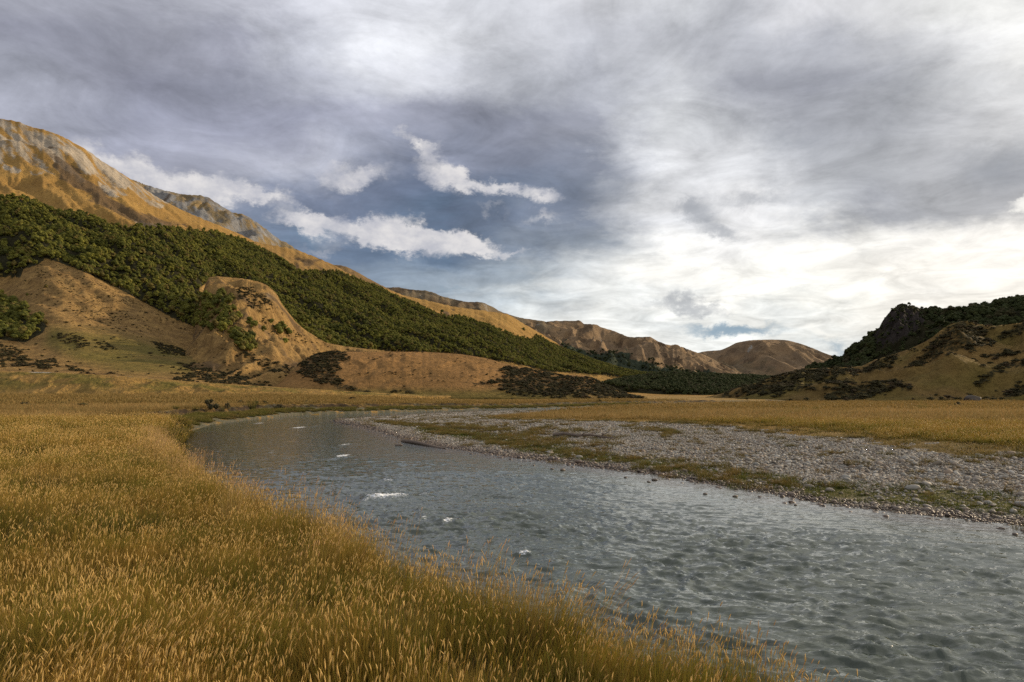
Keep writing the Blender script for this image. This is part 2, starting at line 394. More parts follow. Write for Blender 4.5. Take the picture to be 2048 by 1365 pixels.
SCREE1b = [[(5,330),(45,338),(40,348),(5,342)],[(60,342),(85,346),(80,352),(60,350)],[(210,366),(232,370),(258,392),(240,394),(215,378)],[(290,395),(330,412),(320,420),(290,404)],[(270,440),(330,448),(320,456),(275,452)],
 [(516,468),(560,484),(550,490),(515,478)],[(550,588),(566,592),(563,606),(548,598)]]
BROWN1 = [[(95,290),(130,320),(170,355),(230,400),(290,430),(370,450),(340,458),(280,452),(240,430),(190,400),(120,360)],[(585,520),(600,518),(600,545),(590,545)],[(880,618),(905,622),(900,635),(885,634)],[(640,520),(625,530),(605,535),(600,520)]]
F1 = [(-900,330),(-500,340),(0,395),(44,399),(102,417),(176,431),(205,449),(249,456),(272,453),(316,455),(366,461),(425,464),(483,479),(542,508),(586,534),(602,544),(640,541),(676,544),(723,563),(764,578),(793,594),(822,604),(852,617),(895,635),
 (919,633),(969,647),(998,660),(1027,671),(1063,680),(1071,670),(1100,685),(1131,699),(1195,723),(1244,738),(1293,747),(1349,748),(1500,750),(1500,770),(1400,768),(1244,755),(1171,748),(1100,744),(1027,727),(969,718),(910,709),(837,706),(764,704),(705,700),(652,700),(600,690),(540,650),
 (500,640),(540,600),(527,572),(469,560),(432,556),(419,562),(396,580),(425,598),(454,618),(469,642),(472,662),(497,668),(508,690),(480,698),(469,682),(410,661),(352,641),(293,608),(234,577),(176,548),(123,527),(90,519),(79,529),(47,539),(41,556),(0,556),(-900,620)]
F3 = [(-900,560),(0,593),(30,606),(60,629),(82,634),(94,652),(86,666),(50,686),(0,680),(-900,700)]
SCRUB_M = [[(0,686),(40,700),(65,725),(72,737),(30,733),(0,736)],[(116,668),(150,668),(185,685),(175,696),(140,692),(117,682)],[(188,680),(215,685),(232,701),(205,703)],[(305,683),(340,690),(378,705),(370,713),(320,708)],
 [(350,725),(400,730),(440,745),(500,756),(540,772),(400,769),(345,760),(390,745)],[(440,750),(470,745),(520,750),(545,773),(480,775),(430,769)],[(128,730),(155,735),(182,748),(175,751),(140,742)],[(60,725),(110,718),(118,735),(80,740)]]
SPECK_M = [[(60,530),(130,535),(200,560),(300,620),(375,660),(300,662),(200,648),(100,612)]]
TAN_M = [[(1170,752),(1244,756),(1240,768),(1200,768),(1185,760)]]

G1 = (0.37,0.225,0.070); G2 = (0.29,0.17,0.052)
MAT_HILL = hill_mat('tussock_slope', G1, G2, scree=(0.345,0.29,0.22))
def masks1(px, py, x, y, z, s):
    a = (x*0.75 - y*0.66); b = (x*0.66 + y*0.75)
    st = fbm(a/260, b/26, 4, 31)
    sc = polym(px, py, SCREE1, 26, 26, x, y, 90)*np.clip(0.75+st*1.9, 0, 1)
    sc = np.maximum(sc, polym(px, py, SCREE1b, 5, 6, x, y, 20)*0.9)
    br = polym(px, py, BROWN1, 16, 14, x, y, 60)
    br = np.maximum(br, np.clip(-fbm(a/400, b/60, 3, 77)*2.0-0.4, 0, 0.7)*sstep(0.5, .7, s))
    sb = np.maximum(polym(px, py, [F1, F3], 6), polym(px, py, SCRUB_M, 16, 22, x, y, 7)*0.4)
    gr = polym(px, py, [[(100,655),(200,660),(330,690),(400,720),(380,750),(250,745),(150,720),(90,690)]], 30)
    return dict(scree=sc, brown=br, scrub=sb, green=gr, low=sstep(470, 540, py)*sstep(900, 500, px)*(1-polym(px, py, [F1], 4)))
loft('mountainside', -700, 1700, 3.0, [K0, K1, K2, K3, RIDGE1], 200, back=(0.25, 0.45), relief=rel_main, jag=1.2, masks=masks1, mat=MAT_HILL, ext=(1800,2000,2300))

# the grey scree ridge behind it, the brown shoulder, the far grey ridge
MAT_GREY = hill_mat('scree_slope', (0.20,0.16,0.10), (0.26,0.18,0.08), scree=(0.21,0.205,0.20), scale=1.5)
def rel_b(amp, sc, sd):
    def f(x, y, s, px):
        return np.sin(np.clip(s, 0, 1)*np.pi)**0.6*amp*((ridged(x/sc+fbm(x/sc, y/sc, 2, sd)*.6, y/(sc*2.6), 5, sd)-0.5)*1.6+fbm(x/sc/3, y/sc/3, 4, sd)*0.4)
    return f
def masks_grey(px, py, x, y, z, s):
    st = fbm(x/45, y/300, 4, 8)
    return dict(scree=np.clip(0.75+st*1.5, 0, 1)*sstep(585, 540, px), brown=np.clip(st*2-0.2, 0, 0.8))
R2 = [(150,345,2200),(225,353,2200),(270,361,2200),(293,370,2200),(322,379,2200),(366,389,2200),(395,391,2200),(410,393,2210),(440,411,2230),(469,426,2250),(484,429,2255),(498,435,2260),(527,455,2280),(557,478,2300),(586,494,2320),(620,520,2350),(680,560,2400)]
B2 = [(150,480,1700),(400,520,1750),(680,590,1850)]
loft('scree_ridge', 150, 680, 3.0, [B2, R2], 70, back=(.15,.5), relief=rel_b(26, 120, 41), jag=1.6, masks=masks_grey, mat=MAT_GREY)
R3 = [(600,520,2700),(640,524,2700),(668,530,2700),(688,532,2700),(695,535,2700),(715,545,2720),(740,559,2750),(775,577,2800),(820,600,2850),(870,630,2900)]
B3 = [(600,600,2300),(870,680,2500)]
loft('brown_shoulder', 600, 870, 3.0, [B3, R3], 40, back=(.15,.5), relief=rel_b(14, 130, 47), jag=1.0, mat=hill_mat('brown_slope', (0.23,0.15,0.07), (0.17,0.11,0.05), scale=1.5))
R4 = [(700,590,4200),(750,578,4200),(775,575.5,4200),(793,575,4200),(820,579,4200),(852,582,4200),(866,585,4200),(881,592,4250),(910,599,4300),(940,604.5,4300),(955,604,4300),(969,607,4350),(985,614,4400),(998,622,4400),(1020,630,4450),(1042,636,4500),(1100,645,4500),(1160,665,4600)]
B4 = [(700,680,3400),(1160,720,3600)]
def masks_far(px, py, x, y, z, s):
    st = fbm(x/160, y/300, 5, 18)
    return dict(scree=np.clip(st*1.5-0.1, 0, 1), brown=np.clip(0.5-st*1.5, 0, 0.8))
loft('far_grey_ridge', 700, 1160, 3.0, [B4, R4], 60, back=(.15,.5), relief=rel_b(60, 300, 51), jag=0.8, masks=masks_far, mat=hill_mat('grey_brown_slope', (0.20,0.15,0.09), (0.15,0.12,0.08), scale=2.2))

# the far mountain in the middle and the round hill beside it
MAT_FAR = hill_mat('far_tussock', (0.285,0.19,0.105), (0.19,0.135,0.085), scrub=(0.045,0.055,0.035), scale=2.2)
R5 = [(960,640,4300),(1000,626,4300),(1049,641,4300),(1081,644.6,4300),(1098,643,4300),(1122,642,4300),(1150,642,4300),(1156,641.3,4300),(1160,642,4300),(1169,648.4,4300),(1186,648.6,4300),(1208,656.6,4300),(1229,662.5,4300),(1264,674.7,4350),(1280,674.5,4350),(1298,674,4350),(1315,682,4400),
 (1342,690.6,4350),(1349,689.4,4300),(1362,693,4300),(1381,701,4350),(1410,711,4400),(1440,726,4400),(1470,741,4400),(1500,752,4400)]
B5 = [(960,760,3100),(1200,762,3000),(1500,764,3000)]
M5 = [(960,715,3700),(1049,700,3650),(1098,698,3550),(1150,690,3750),(1200,692,3750),(1300,702,3600),(1349,705,3850),(1420,740,3800),(1500,757,3700)]
BENCH = [[(1136,672),(1140,664),(1155,659),(1160,668),(1150,676),(1163,688),(1180,691),(1230,696),(1293,707),(1290,710),(1230,702),(1175,701),(1150,693)]]
DARK5 = [[(1110,676),(1135,690),(1160,700),(1200,704),(1245,703),(1290,716),(1345,735),(1400,745),(1440,757),(1240,757),(1180,730),(1130,700)]]
def masks5(px, py, x, y, z, s):
    st = fbm(x/120, y/220, 5, 18)
    bench = polym(px, py, BENCH, 4, 4, x, y, 60)
    return dict(scree=np.clip(st*1.3-0.3, 0, .6), brown=np.clip(0.35-st*1.5, 0, 0.8)*(1-bench), scrub=polym(px, py, DARK5, 14, 26, x, y, 130)*(1-bench)*0.9)
loft('far_mountain', 960, 1500, 2.5, [B5, M5, R5], 110, back=(.15,.5), relief=rel_b(78, 230, 57), jag=0.8, masks=masks5, mat=MAT_FAR)
R6 = [(1340,745,5200),(1380,712,5200),(1410,703,5200),(1440,700.4,5200),(1448,698,5200),(1477,685,5200),(1507,680.5,5200),(1535,679.6,5200),(1565,680,5200),(1595,686,5200),(1624,696,5200),(1653,708,5200),(1671,713.8,5200),(1700,725,5200),(1760,745,5200)]
B6 = [(1340,764,4000),(1760,764,4000)]
def rel6(x, y, s, px):
    w = np.sin(np.clip(s, 0, 1)*np.pi)**0.7
    return w*((ridged(x/330+y/900, y/1300-x/1500, 4, 61)-0.5)*110+fbm(x/80, y/80, 4, 9)*14)
def masks6(px, py, x, y, z, s):
    st = fbm(x/120, y/220, 5, 19)
    return dict(scree=polym(px, py, [[(1493,700),(1503,690),(1506,696),(1496,706)]], 4), brown=np.clip(0.2-st*1.5, 0, 0.7),
                scrub=polym(px, py, [[(1380,740),(1450,722),(1490,716),(1510,722),(1560,737),(1600,748),(1400,760)]], 18, 40, x, y, 150)*.5)
loft('round_hill', 1340, 1760, 2.5, [B6, R6], 90, back=(.15,.5), relief=rel6, jag=0.3, masks=masks6, mat=MAT_FAR)

# spur of the left mountainside, with its own crest in front of the forest
RS = [(360,722,560),(385,665,600),(400,604,640),(410,572,660),(419,555,680),(433,553.5,690),(469,556,700),(500,560,710),(527,567.5,710),(551,586,700),(566,611,690),(583,633,690),(600,652,690),(623,668,690),(652,685,690),(680,691,680),(705,695,670),(764,701,660),(800,706,640)]
BS = [(360,768,320),(480,778,330),(600,786,340),(800,793,345)]
MS = [(360,745,440),(400,700,470),(430,668,480),(480,650,490),(540,655,500),(600,700,500),(700,735,500),(800,745,500)]
SCRUB_S = [[(470,578),(500,572),(530,590),(552,622),(535,640),(505,622),(482,602)],[(512,634),(545,640),(600,668),(640,690),(600,690),(560,675),(530,660)],[(480,702),(500,706),(560,728),(600,742),(640,760),(620,768),(570,762),(520,735),(485,715)],[(440,750),(470,740),(520,750),(545,773),(480,778),(430,772)],
 [(350,725),(400,728),(440,745),(430,766),(380,764)]]
def masksS(px, py, x, y, z, s):
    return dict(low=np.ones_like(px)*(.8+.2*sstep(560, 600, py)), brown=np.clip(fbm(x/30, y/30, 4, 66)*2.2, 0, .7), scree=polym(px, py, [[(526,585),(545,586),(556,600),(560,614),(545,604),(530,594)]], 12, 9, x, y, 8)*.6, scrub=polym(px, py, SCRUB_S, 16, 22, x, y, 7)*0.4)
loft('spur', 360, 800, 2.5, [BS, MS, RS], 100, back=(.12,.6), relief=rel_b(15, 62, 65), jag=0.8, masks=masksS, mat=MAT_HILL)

# the smooth tussock mound at its foot, running out into a scrub covered end
RM = [(530,790,330),(560,765,350),(590,738,375),(620,716,395),(650,707,410),(676,704,420),(734,704,430),(822,704,435),(910,708,440),(969,716.5,440),(1013,728,440),(1073,740,430),(1094,745,430),(1121,750,425),(1152,750,420),(1181,755,415),(1190,761,410),(1217,773,400),(1234,781,390),(1256,788,380),(1293,794,370)]
BM = [(530,792,318),(650,791,318),(800,797,310),(1000,797,310),(1293,797,330)]
SCRUB_D = [[(1010,733),(1073,741),(1121,752),(1181,756),(1217,774),(1256,790),(1292,798),(1230,799),(1100,797),(1030,793),(1000,784),(1000,770),(945,768),(985,762),(1012,752),(1000,742)],
 [(632,706),(655,704),(690,706),(700,715),(684,730),(674,752),(692,768),(745,786),(700,782),(640,768),(595,748),(600,725)],[(780,780),(830,782),(828,787),(790,787)]]
def masksM(px, py, x, y, z, s):
    return dict(scree=polym(px, py, [[(1170,762),(1180,757),(1183,768),(1172,770)]], 4)*0.8, scrub=polym(px, py, SCRUB_D, 14, 18, x, y, 6)*0.6, green=sstep(770, 790, py)*0.9)
loft('mound', 530, 1293, 2.5, [BM, RM], 80, prof=lambda s: np.sin(s*np.pi/2)**1.0, back=(.2,.4), relief=rel_b(1.3, 34, 71), jag=0.5, masks=masksM, mat=hill_mat('mound_tussock', (0.30,0.165,0.06), (0.25,0.14,0.05)))

# forested rise across the valley floor and the tan fan in front of it
RW = [(1190,775,1350),(1220,768,1380),(1250,762,1400),(1280,757,1450),(1310,753,1500),(1349,751,1500),(1400,753,1500),(1450,755,1500),(1500,757,1500),(1560,761,1500),(1700,768,1500)]
BW = [(1190,778,1250),(1220,772,1200),(1260,778,1180),(1320,784,1150),(1380,789,1100),(1450,791,1100),(1700,792,1100)]
loft('wooded_rise', 1190, 1700, 3.0, [BW, RW], 40, back=(.15,.3), relief=rel_b(3, 60, 75), masks=lambda px,py,x,y,z,s: dict(scrub=np.ones_like(px)), mat=MAT_HILL)

# the river terrace on the left with its gravelly lip
RT = [(-700,728,215),(-300,736,220),(0,743,225),(100,745,225),(200,750,225),(300,757,228),(400,765,230),(500,771,235),(530,773,236),(630,779,240),(700,783,245),(800,788,250),(900,792,260)]
BT = [(-700,792,190),(0,792,196),(300,791,198),(600,790,205),(700,791,220),(900,794,250)]
def masksT(px, py, x, y, z, s):
    lip = sstep(0.80, 0.95, s)*sstep(1.35, 1.1, s)*np.clip(0.5+fbm(x/22, y/8, 3, 5)*2.5, 0, 1)
    return dict(scree=lip*0.55, green=sstep(0.15, .5, s)*sstep(1.0, .8, s)*np.clip(.6+fbm(x/14, y/9, 3, 15)*2.5, 0, 1))
loft('river_terrace', -700, 900, 3.0, [BT, RT], 40, prof=lambda s: sstep(0, 1, s), back=(.6,.012), relief=rel_b(0.8, 12, 81), jag=0.4, masks=masksT, mat=hill_mat('terrace_tussock', (0.36,0.225,0.075), (0.30,0.18,0.055), scree=(0.33,0.31,0.28)))

# right side: golden lower slopes with scrub, and the dark wooded hill with its crag above
RR = [(1380,797,520),(1400,796,520),(1448,786,500),(1477,776,490),(1500,770,480),(1530,760,470),(1559,751,460),(1588,743,440),(1618,738,430),(1665,736,420),(1720,733,410),(1745,722,400),(1770,714,395),(1814,700,390),(1860,678,380),(1890,655,370),(1905,648,365),(1931,642,360),(1961,649,365),(1985,652,375),(2010,650,380),(2048,645,385),(2200,628,390),(2600,590,380),(3200,520,340),(4000,470,270),(5200,380,220)]
BR = [(1380,799,420),(1448,799,330),(1559,799,270),(1665,801,235),(1800,800,235),(2048,799,225),(2600,799,180),(3200,799,150),(4000,799,120),(5200,799,100)]
SCRUB_R = [[(1440,791),(1477,778),(1500,771),(1559,751),(1588,741),(1640,738),(1700,735),(1712,744),(1690,751),(1650,753),(1700,760),(1712,768),(1690,775),(1650,766),(1600,763),(1580,769),(1620,773),(1640,780),(1600,786),(1560,790),(1500,793),(1460,796)],
 [(1652,790),(1662,778),(1700,768),(1740,765),(1780,762),(1830,771),(1825,780),(1790,785),(1750,790),(1745,798),(1700,801),(1655,801)],
 [(1815,735),(1850,705),(1880,675),(1905,648),(1931,641),(1961,649),(1978,670),(1990,690),(1960,700),(1925,708),(1890,715),(1860,728),(1835,738)],
 [(1990,672),(2010,658),(2048,642),(2300,600),(2300,640),(2048,668),(2010,680),(1975,692)],[(1945,768),(1960,750),(1990,735),(2020,725),(2048,715),(2200,690),(2200,710),(2048,737),(2010,745),(1980,765),(1950,774)],
 [(2015,778),(2048,762),(2200,740),(2200,790),(2048,797),(2010,792)],[(1700,745),(1760,728),(1795,720),(1785,735),(1730,750),(1705,753)],[(1720,738),(1770,716),(1800,706),(1790,722),(1740,735)],[(1955,712),(2000,705),(2048,700),(2048,710),(1990,720)]]
def relR(x, y, s, px):
    return np.sin(np.clip(s, 0, 1)*np.pi)**0.6*((ridged((x+0.4*y)/75, (y-0.4*x)/130, 4, 91)-0.5)*24+fbm(x/25, y/25, 4, 92)*5.0)
def masksR(px, py, x, y, z, s):
    return dict(scrub=polym(px, py, SCRUB_R, 14, 18, x, y, 6)*0.6, green=np.clip(.25+fbm(x/40, y/40, 3, 95)*2, 0, 1)*.8)
loft('lower_slope', 1380, 2700, 3.0, [BR, RR], 110, back=(.2,.05), relief=relR, jag=0.6, masks=masksR, mat=hill_mat('right_tussock', (0.235,0.148,0.052), (0.165,0.11,0.038)), ext=tuple(range(2720, 5200, 40)))
RC = [(1560,768,760),(1600,748,740),(1618,741,720),(1640,736,700),(1670,724,690),(1691,713,680),(1712,699,670),(1741,677,660),(1758,655,650),(1766,641,650),(1775,629,650),(1785,618,650),(1795,610,650),(1804,608,650),(1829,613,650),(1860,624,650),(1888,630,650),(1917,627,640),(1940,624,630),(1961,620,620),(2005,611,610),(2048,604,600),(2200,560,600),(2600,450,600),(3200,280,560),(4000,120,440),(5200,-40,330)]
BC = [(1560,785,560),(1700,770,500),(1814,748,470),(1905,705,450),(2048,690,450),(2200,680,460),(2600,650,450),(3200,600,400),(4000,540,330),(5200,420,260)]
CRAG = [[(1745,672),(1760,650),(1772,633),(1785,618),(1800,612),(1830,622),(1850,632),(1840,655),(1810,672),(1780,690),(1765,700),(1750,690)]]
def relC(x, y, s, px):
    crag = sstep(1740, 1770, px)*sstep(1870, 1830, px)
    return np.sin(np.clip(s, 0, 1)*np.pi)**0.5*((ridged(x/60, y/90, 4, 101)-0.5)*16 + crag*(ridged(x/14, y/18, 5, 103)-0.5)*20)
loft('wooded_hill', 1560, 2700, 3.0, [BC, RC], 110, back=(.25,.35), relief=relC, jag=1.0,
     masks=lambda px,py,x,y,z,s: dict(scree=polym(px, py, CRAG, 8, 10, x, y, 12), scrub=1-polym(px, py, CRAG, 8, 8, x, y, 12)), mat=hill_mat('wooded_ground', (0.05,0.05,0.02), (0.06,0.055,0.025), scree=(0.046,0.038,0.034)), ext=tuple(range(2720, 5200, 40)))
# ------------------------------------------------------------------ river outline (plan, metres)
NEAR = [(60,-45),(14,-9),(7,-3.5),(4,0),(3.3,2),(2.45,4.0),(1.6,5.1),(.6,6.0),(-.2,6.9),(-1.0,7.9),(-2.0,9.3),(-3.1,10.8),(-4.6,12.7),(-6.8,16.3),(-9.6,21.0),(-12.2,26.0),(-14.2,29.7),(-17.2,36),(-21.5,46),(-25.0,54.5)]
FAR = [(-25.3,54.5),(-30.2,70),(-31.4,84),(-31,102),(-25.6,110.5),(-19.4,121),(-7.7,145),(8.8,161.5),(28,182),(60,215),(110,260),(200,330)]
BAR = [(200,318),(110,250),(58,203),(26,168),(7.6,140),(-6.6,124),(-15.8,98.6),(-21.2,83),(-19.5,77),(-18,73.7),(-16.2,70),(-11.4,58),(-6.9,44.4),(-4,39.3),(-1.9,35.9),(-.6,33.6),(1.67,30.8),(3.5,28),(5.1,25.8),(6.3,23.3),(7.3,21.5),(8,19.5),(8.9,18.4),(9.6,17.3),(10.4,16.7),(11.4,15.6),(13,13),(16,9.5),(22,3),(70,-40)]
RIVER = NEAR + FAR + BAR
MEADOW_EDGE = [(120,-20),(60,-2),(32,14),(24,22),(19.6,26.5),(19,30.4),(18.6,38.9),(17,50),(13.6,58),(8,64),(3.5,70),(0,74),(-2.6,83),(-1.6,92),(4,105),(9,125),(17,145),(30,168)]
GRAVEL = MEADOW_EDGE + BAR[3:]
def band(pxpy, z=.35): return [((a-1024)*(CAMZ-z)/(b-HY), (CAMZ-z)*FPX/(b-HY)) for a, b in pxpy]
GREENB = [band([(760,838),(850,850),(900,862),(960,868),(1020,879),(1100,893),(1200,905),(1300,914),(1400,930),(1500,944),(1560,953)]),
          band([(1640,958),(1700,970),(1800,978)]), band([(1830,975),(1950,985),(2048,1000),(2200,1015)])]
DRYB = [band([(900,850),(1000,862),(1100,880),(1180,893)]), band([(1000,838),(1040,843)]), band([(1050,866),(1110,862)]), band([(1290,866),(1360,872)])]

def wob(x, y, a=0.35, sc=3.0, seed=2): return fbm(x/sc, y/sc, 3, seed)*a
def ground_z(x, y):
    x = np.asarray(x, float); y = np.asarray(y, float)
    dn = polydist(x, y, NEAR); df = polydist(x, y, FAR); db = polydist(x, y, BAR)
    ins = inpoly(x, y, RIVER)
    j = 1+0.5*np.clip(wob(x, y, 1.2, 4, 8), -1, 1)
    tuss = wob(x, y, 0.22, 1.6, 5)+wob(x, y, .3, 7, 6)
    zn = -0.1+1.35*sstep(-0.1, 0.95, dn*j)+tuss*sstep(0.5, 3, dn)
    off = wob(x, y, 3.0, 9, 21)
    zf = -0.05+0.30*sstep(0, 3.0, df)+0.72*sstep(6.5, 7.4, df+off)+0.12*sstep(9, 30, df)+tuss*.5*sstep(2, 8, df)
    meadow = sstep(-0.8, 1.2, polydist(x, y, MEADOW_EDGE)*np.where(inpoly(x, y, GRAVEL), -1, 1))
    hf = 1-0.80*sstep(58, 88, y)
    zb = -0.06+0.035*hf*np.minimum(db, 14)+0.06*sstep(0, 1, db)+hf*wob(x, y, 0.16, 5, 31)*sstep(1, 5, db)+meadow*0.14*hf+0.5*sstep(15, 150, db)
    wn, wf, wb = (1/(d+.05)**4 for d in (dn, df, db))
    z = (zn*wn+zf*wf+zb*wb)/(wn+wf+wb)
    z = z + 1.8*sstep(40, 190, y)*sstep(8, -60, x+0.1*y-10)
    z = z + 0.35*sstep(60, 220, y)*sstep(-20, 40, x)
    dmin = np.minimum(np.minimum(dn, df), db)
    zi = -0.1-0.6*sstep(0, 4, dmin)
    return np.where(ins, zi, z)

def ingravel(x, y):
    m = sstep(2, 5, polydist(x, y, BAR))
    return inpoly(x+3.4*m*fbm(x/3.2, y/3.2, 4, 401), y+3.4*m*fbm(x/3.2, y/3.2, 4, 405), GRAVEL)
def polar_cols():
    a = np.concatenate([np.linspace(-180, -60, 25)[:-1], np.linspace(-60, -41, 30)[:-1], np.linspace(-41, 41, 760), np.linspace(41, 60, 30)[1:], np.linspace(60, 180, 25)[1:]])
    return np.radians(a)
th = polar_cols()
r = np.concatenate([[0.05, .6, 1.2], np.geomspace(1.8, 12, 100), np.geomspace(12.2, 240, 300), np.geomspace(246, 9000, 40)])
R, T = np.meshgrid(r, th, indexing='ij')
gx = R*np.sin(T); gy = R*np.cos(T); gz = ground_z(gx, gy)
dn = polydist(gx, gy, NEAR); dfar = polydist(gx, gy, FAR); dbar = polydist(gx, gy, BAR)
ingr = ingravel(gx, gy); inriv = inpoly(gx, gy, RIVER)
F = grid_faces(*R.shape)
fc = np.stack([ingr.ravel()[F].sum(1), inriv.ravel()[F].sum(1)], 1)
isgr = (fc[:, 0] >= 2) & (fc[:, 1] < 4); isbed = (fc[:, 1] >= 3) & ~isgr
Vg = np.stack([gx, gy, gz], -1).reshape(-1, 3)
def submesh(name, sel, attrs):
    f = F[sel]; used = np.unique(f); mp = np.full(len(Vg), -1, np.int64); mp[used] = np.arange(len(used))
    me = mesh_from(name, Vg[used], mp[f][:, ::-1])
    for k, v in attrs.items(): set_attr(me, k, v.ravel()[used])
    return me
shore = sstep(9, 5, dfar+wob(gx, gy, 2.0, 5, 44))*sstep(-1.5, -.2, dfar)*(dfar < dbar)*(dfar < dn)
_df = dfar+wob(gx, gy, 3.0, 9, 21)
cutm = sstep(6.1, 6.5, _df)*sstep(8.0, 7.4, _df)*(dfar < dbar)*(dfar < dn)
m_ground, t, b = new_mat('meadow_ground', 0.95, 0.05)
geo = t.n('ShaderNodeNewGeometry'); pos = geo.outputs['Position']
n1 = t.noise(pos, 0.05, 5, 0.6); n2 = t.noise(pos, 0.6, 5, 0.65); n3 = t.noise(pos, 9.0, 3, 0.6)
# dry tussock country is combed into long thin drifts
st = t.noise(t.vmath('MULTIPLY', pos, (0.02, 0.09, 0.0)), 1.0, 6, 0.6)
c = t.mix(t.rng(n1, 0.35, 0.65), (0.30,0.18,0.055), (0.36,0.225,0.08))
c = t.mix(t.rng(st, 0.45, 0.62, 0, .7), c, (0.20,0.135,0.04))
c = t.mix(t.rng(n2, 0.4, 0.75, 0, 0.5), c, (0.16,0.12,0.03))
c = t.mix(t.rng(n3, 0.4, 0.7, 0, 0.5), c, (0.10,0.07,0.025))
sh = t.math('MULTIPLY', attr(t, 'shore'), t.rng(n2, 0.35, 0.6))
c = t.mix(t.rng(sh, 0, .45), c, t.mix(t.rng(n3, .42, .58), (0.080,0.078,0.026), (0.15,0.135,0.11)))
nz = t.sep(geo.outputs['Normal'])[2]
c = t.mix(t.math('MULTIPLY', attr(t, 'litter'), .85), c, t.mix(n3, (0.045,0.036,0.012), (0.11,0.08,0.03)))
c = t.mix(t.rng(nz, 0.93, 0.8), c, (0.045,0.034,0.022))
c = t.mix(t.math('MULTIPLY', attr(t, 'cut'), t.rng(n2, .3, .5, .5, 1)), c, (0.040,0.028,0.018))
t.put(b.inputs['Base Color'], c); bump(t, b, t.math('ADD', n2, t.math('MULTIPLY', n3, .5)), 0.7, 0.3)
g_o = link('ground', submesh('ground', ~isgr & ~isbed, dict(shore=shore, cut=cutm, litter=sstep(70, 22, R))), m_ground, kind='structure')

# gravel bar: silt and small shingle between the stones that are built on it
greenm = np.zeros_like(gx)
for bd, w_ in [(q, 1.7) for q in GREENB]+[(q, 1.2) for q in DRYB]: greenm = np.maximum(greenm, np.exp(-(polydist(gx, gy, bd)/w_)**2))
greenm = np.clip(greenm*1.2+fbm(gx/2.2, gy/2.2, 4, 61)*0.9-0.1, 0, 1)
greenm = np.maximum(greenm, np.clip(fbm(gx/3, gy/3, 4, 66)*3-1.0, 0, 1)*sstep(3, 6, dbar))
wet = sstep(1.6, 0.2, dbar+wob(gx, gy, .8, 2, 9))
m_gravel, t, b = new_mat('shingle', 0.9, 0.2)
pos = t.n('ShaderNodeNewGeometry').outputs['Position']
n1 = t.noise(pos, 1.0, 5, 0.6); n2 = t.noise(pos, 12.0, 4, 0.7)
v = t.n('ShaderNodeTexVoronoi'); t.put(v.inputs['Vector'], pos); v.inputs['Scale'].default_value = 9.0
c = t.mix(t.rng(n2, 0.3, 0.7), (0.16,0.13,0.10), (0.30,0.27,0.23))
c = t.mix(t.rng(t.sep(v.outputs['Color'])[0], 0.2, 0.9, 0, .7), c, (0.40,0.39,0.36))
c = t.mix(t.rng(n1, 0.45, 0.7, 0, .6), c, (0.17,0.11,0.06))
c = t.mix(t.math('MULTIPLY', attr(t, 'green'), t.rng(n2, .3, .5, .4, 1)), c, t.mix(n1, (0.07,0.085,0.016), (0.17,0.12,0.035)))
c = t.mix(t.math('MULTIPLY', attr(t, 'wet'), 0.75), c, (0.07,0.05,0.038))
t.put(b.inputs['Base Color'], c); bump(t, b, t.math('ADD', t.math('MULTIPLY', v.outputs['Distance'], -1.5), n2), 1.0, 0.06)
gravel_bar = link('gravel_bar', submesh('gravel_bar', isgr, dict(green=greenm, wet=wet)), m_gravel, kind='structure')
m_bed, t, b = new_mat('river_bed', 0.9, 0.1)
n = t.noise(t.n('ShaderNodeNewGeometry').outputs['Position'], 3.0, 5, .6)
t.put(b.inputs['Base Color'], t.mix(n, (0.06,0.05,0.035), (0.14,0.12,0.09)))
link('river_bed', submesh('river_bed', isbed, {}), m_bed, kind='structure')

# ------------------------------------------------------------------ the river surface, real ripples and standing waves
FOAM = [(775,995,44,4.5,1.15),(748,994,18,4,.8),(800,997,22,4,.7),(790,984,30,5,.45),(850,990,11,3,.8),(730,1003,11,3,.7),(686,913,14,3.2,1),(690,890,15,3,.7),(598,856,14,1.6,.9),(517,847.5,7,1.3,.9),(630,853,8,1.2,.6),
        (543,905,7,1.8,.6),(776,962,15,3,.7),(848,1037,9,3,.7),(897,1044,13,3,.8),(1048,1108,13,4.5,1.1),(560,838.5,8,1,.6),(655,846,6,1,.5),(700,955,8,2,.5)]
def pixw(px, py, z=0.0):
    d = (CAMZ-z)*FPX/(py-HY); return (px-1024)/FPX*d, d
rw = np.concatenate([np.geomspace(3.2, 30, 520), np.geomspace(30.15, 230, 330)])
tw = np.radians(np.linspace(-39, 42, 620))
RW_, TW_ = np.meshgrid(rw, tw, indexing='ij'); wx = RW_*np.sin(TW_); wy = RW_*np.cos(TW_)
inw = inpoly(wx, wy, RIVER); dnw = polydist(wx, wy, NEAR); dbw = polydist(wx, wy, BAR); dfw = polydist(wx, wy, FAR)
dall = np.minimum(np.minimum(dnw, dbw), dfw)
keepv = inw | (dall < 0.9)
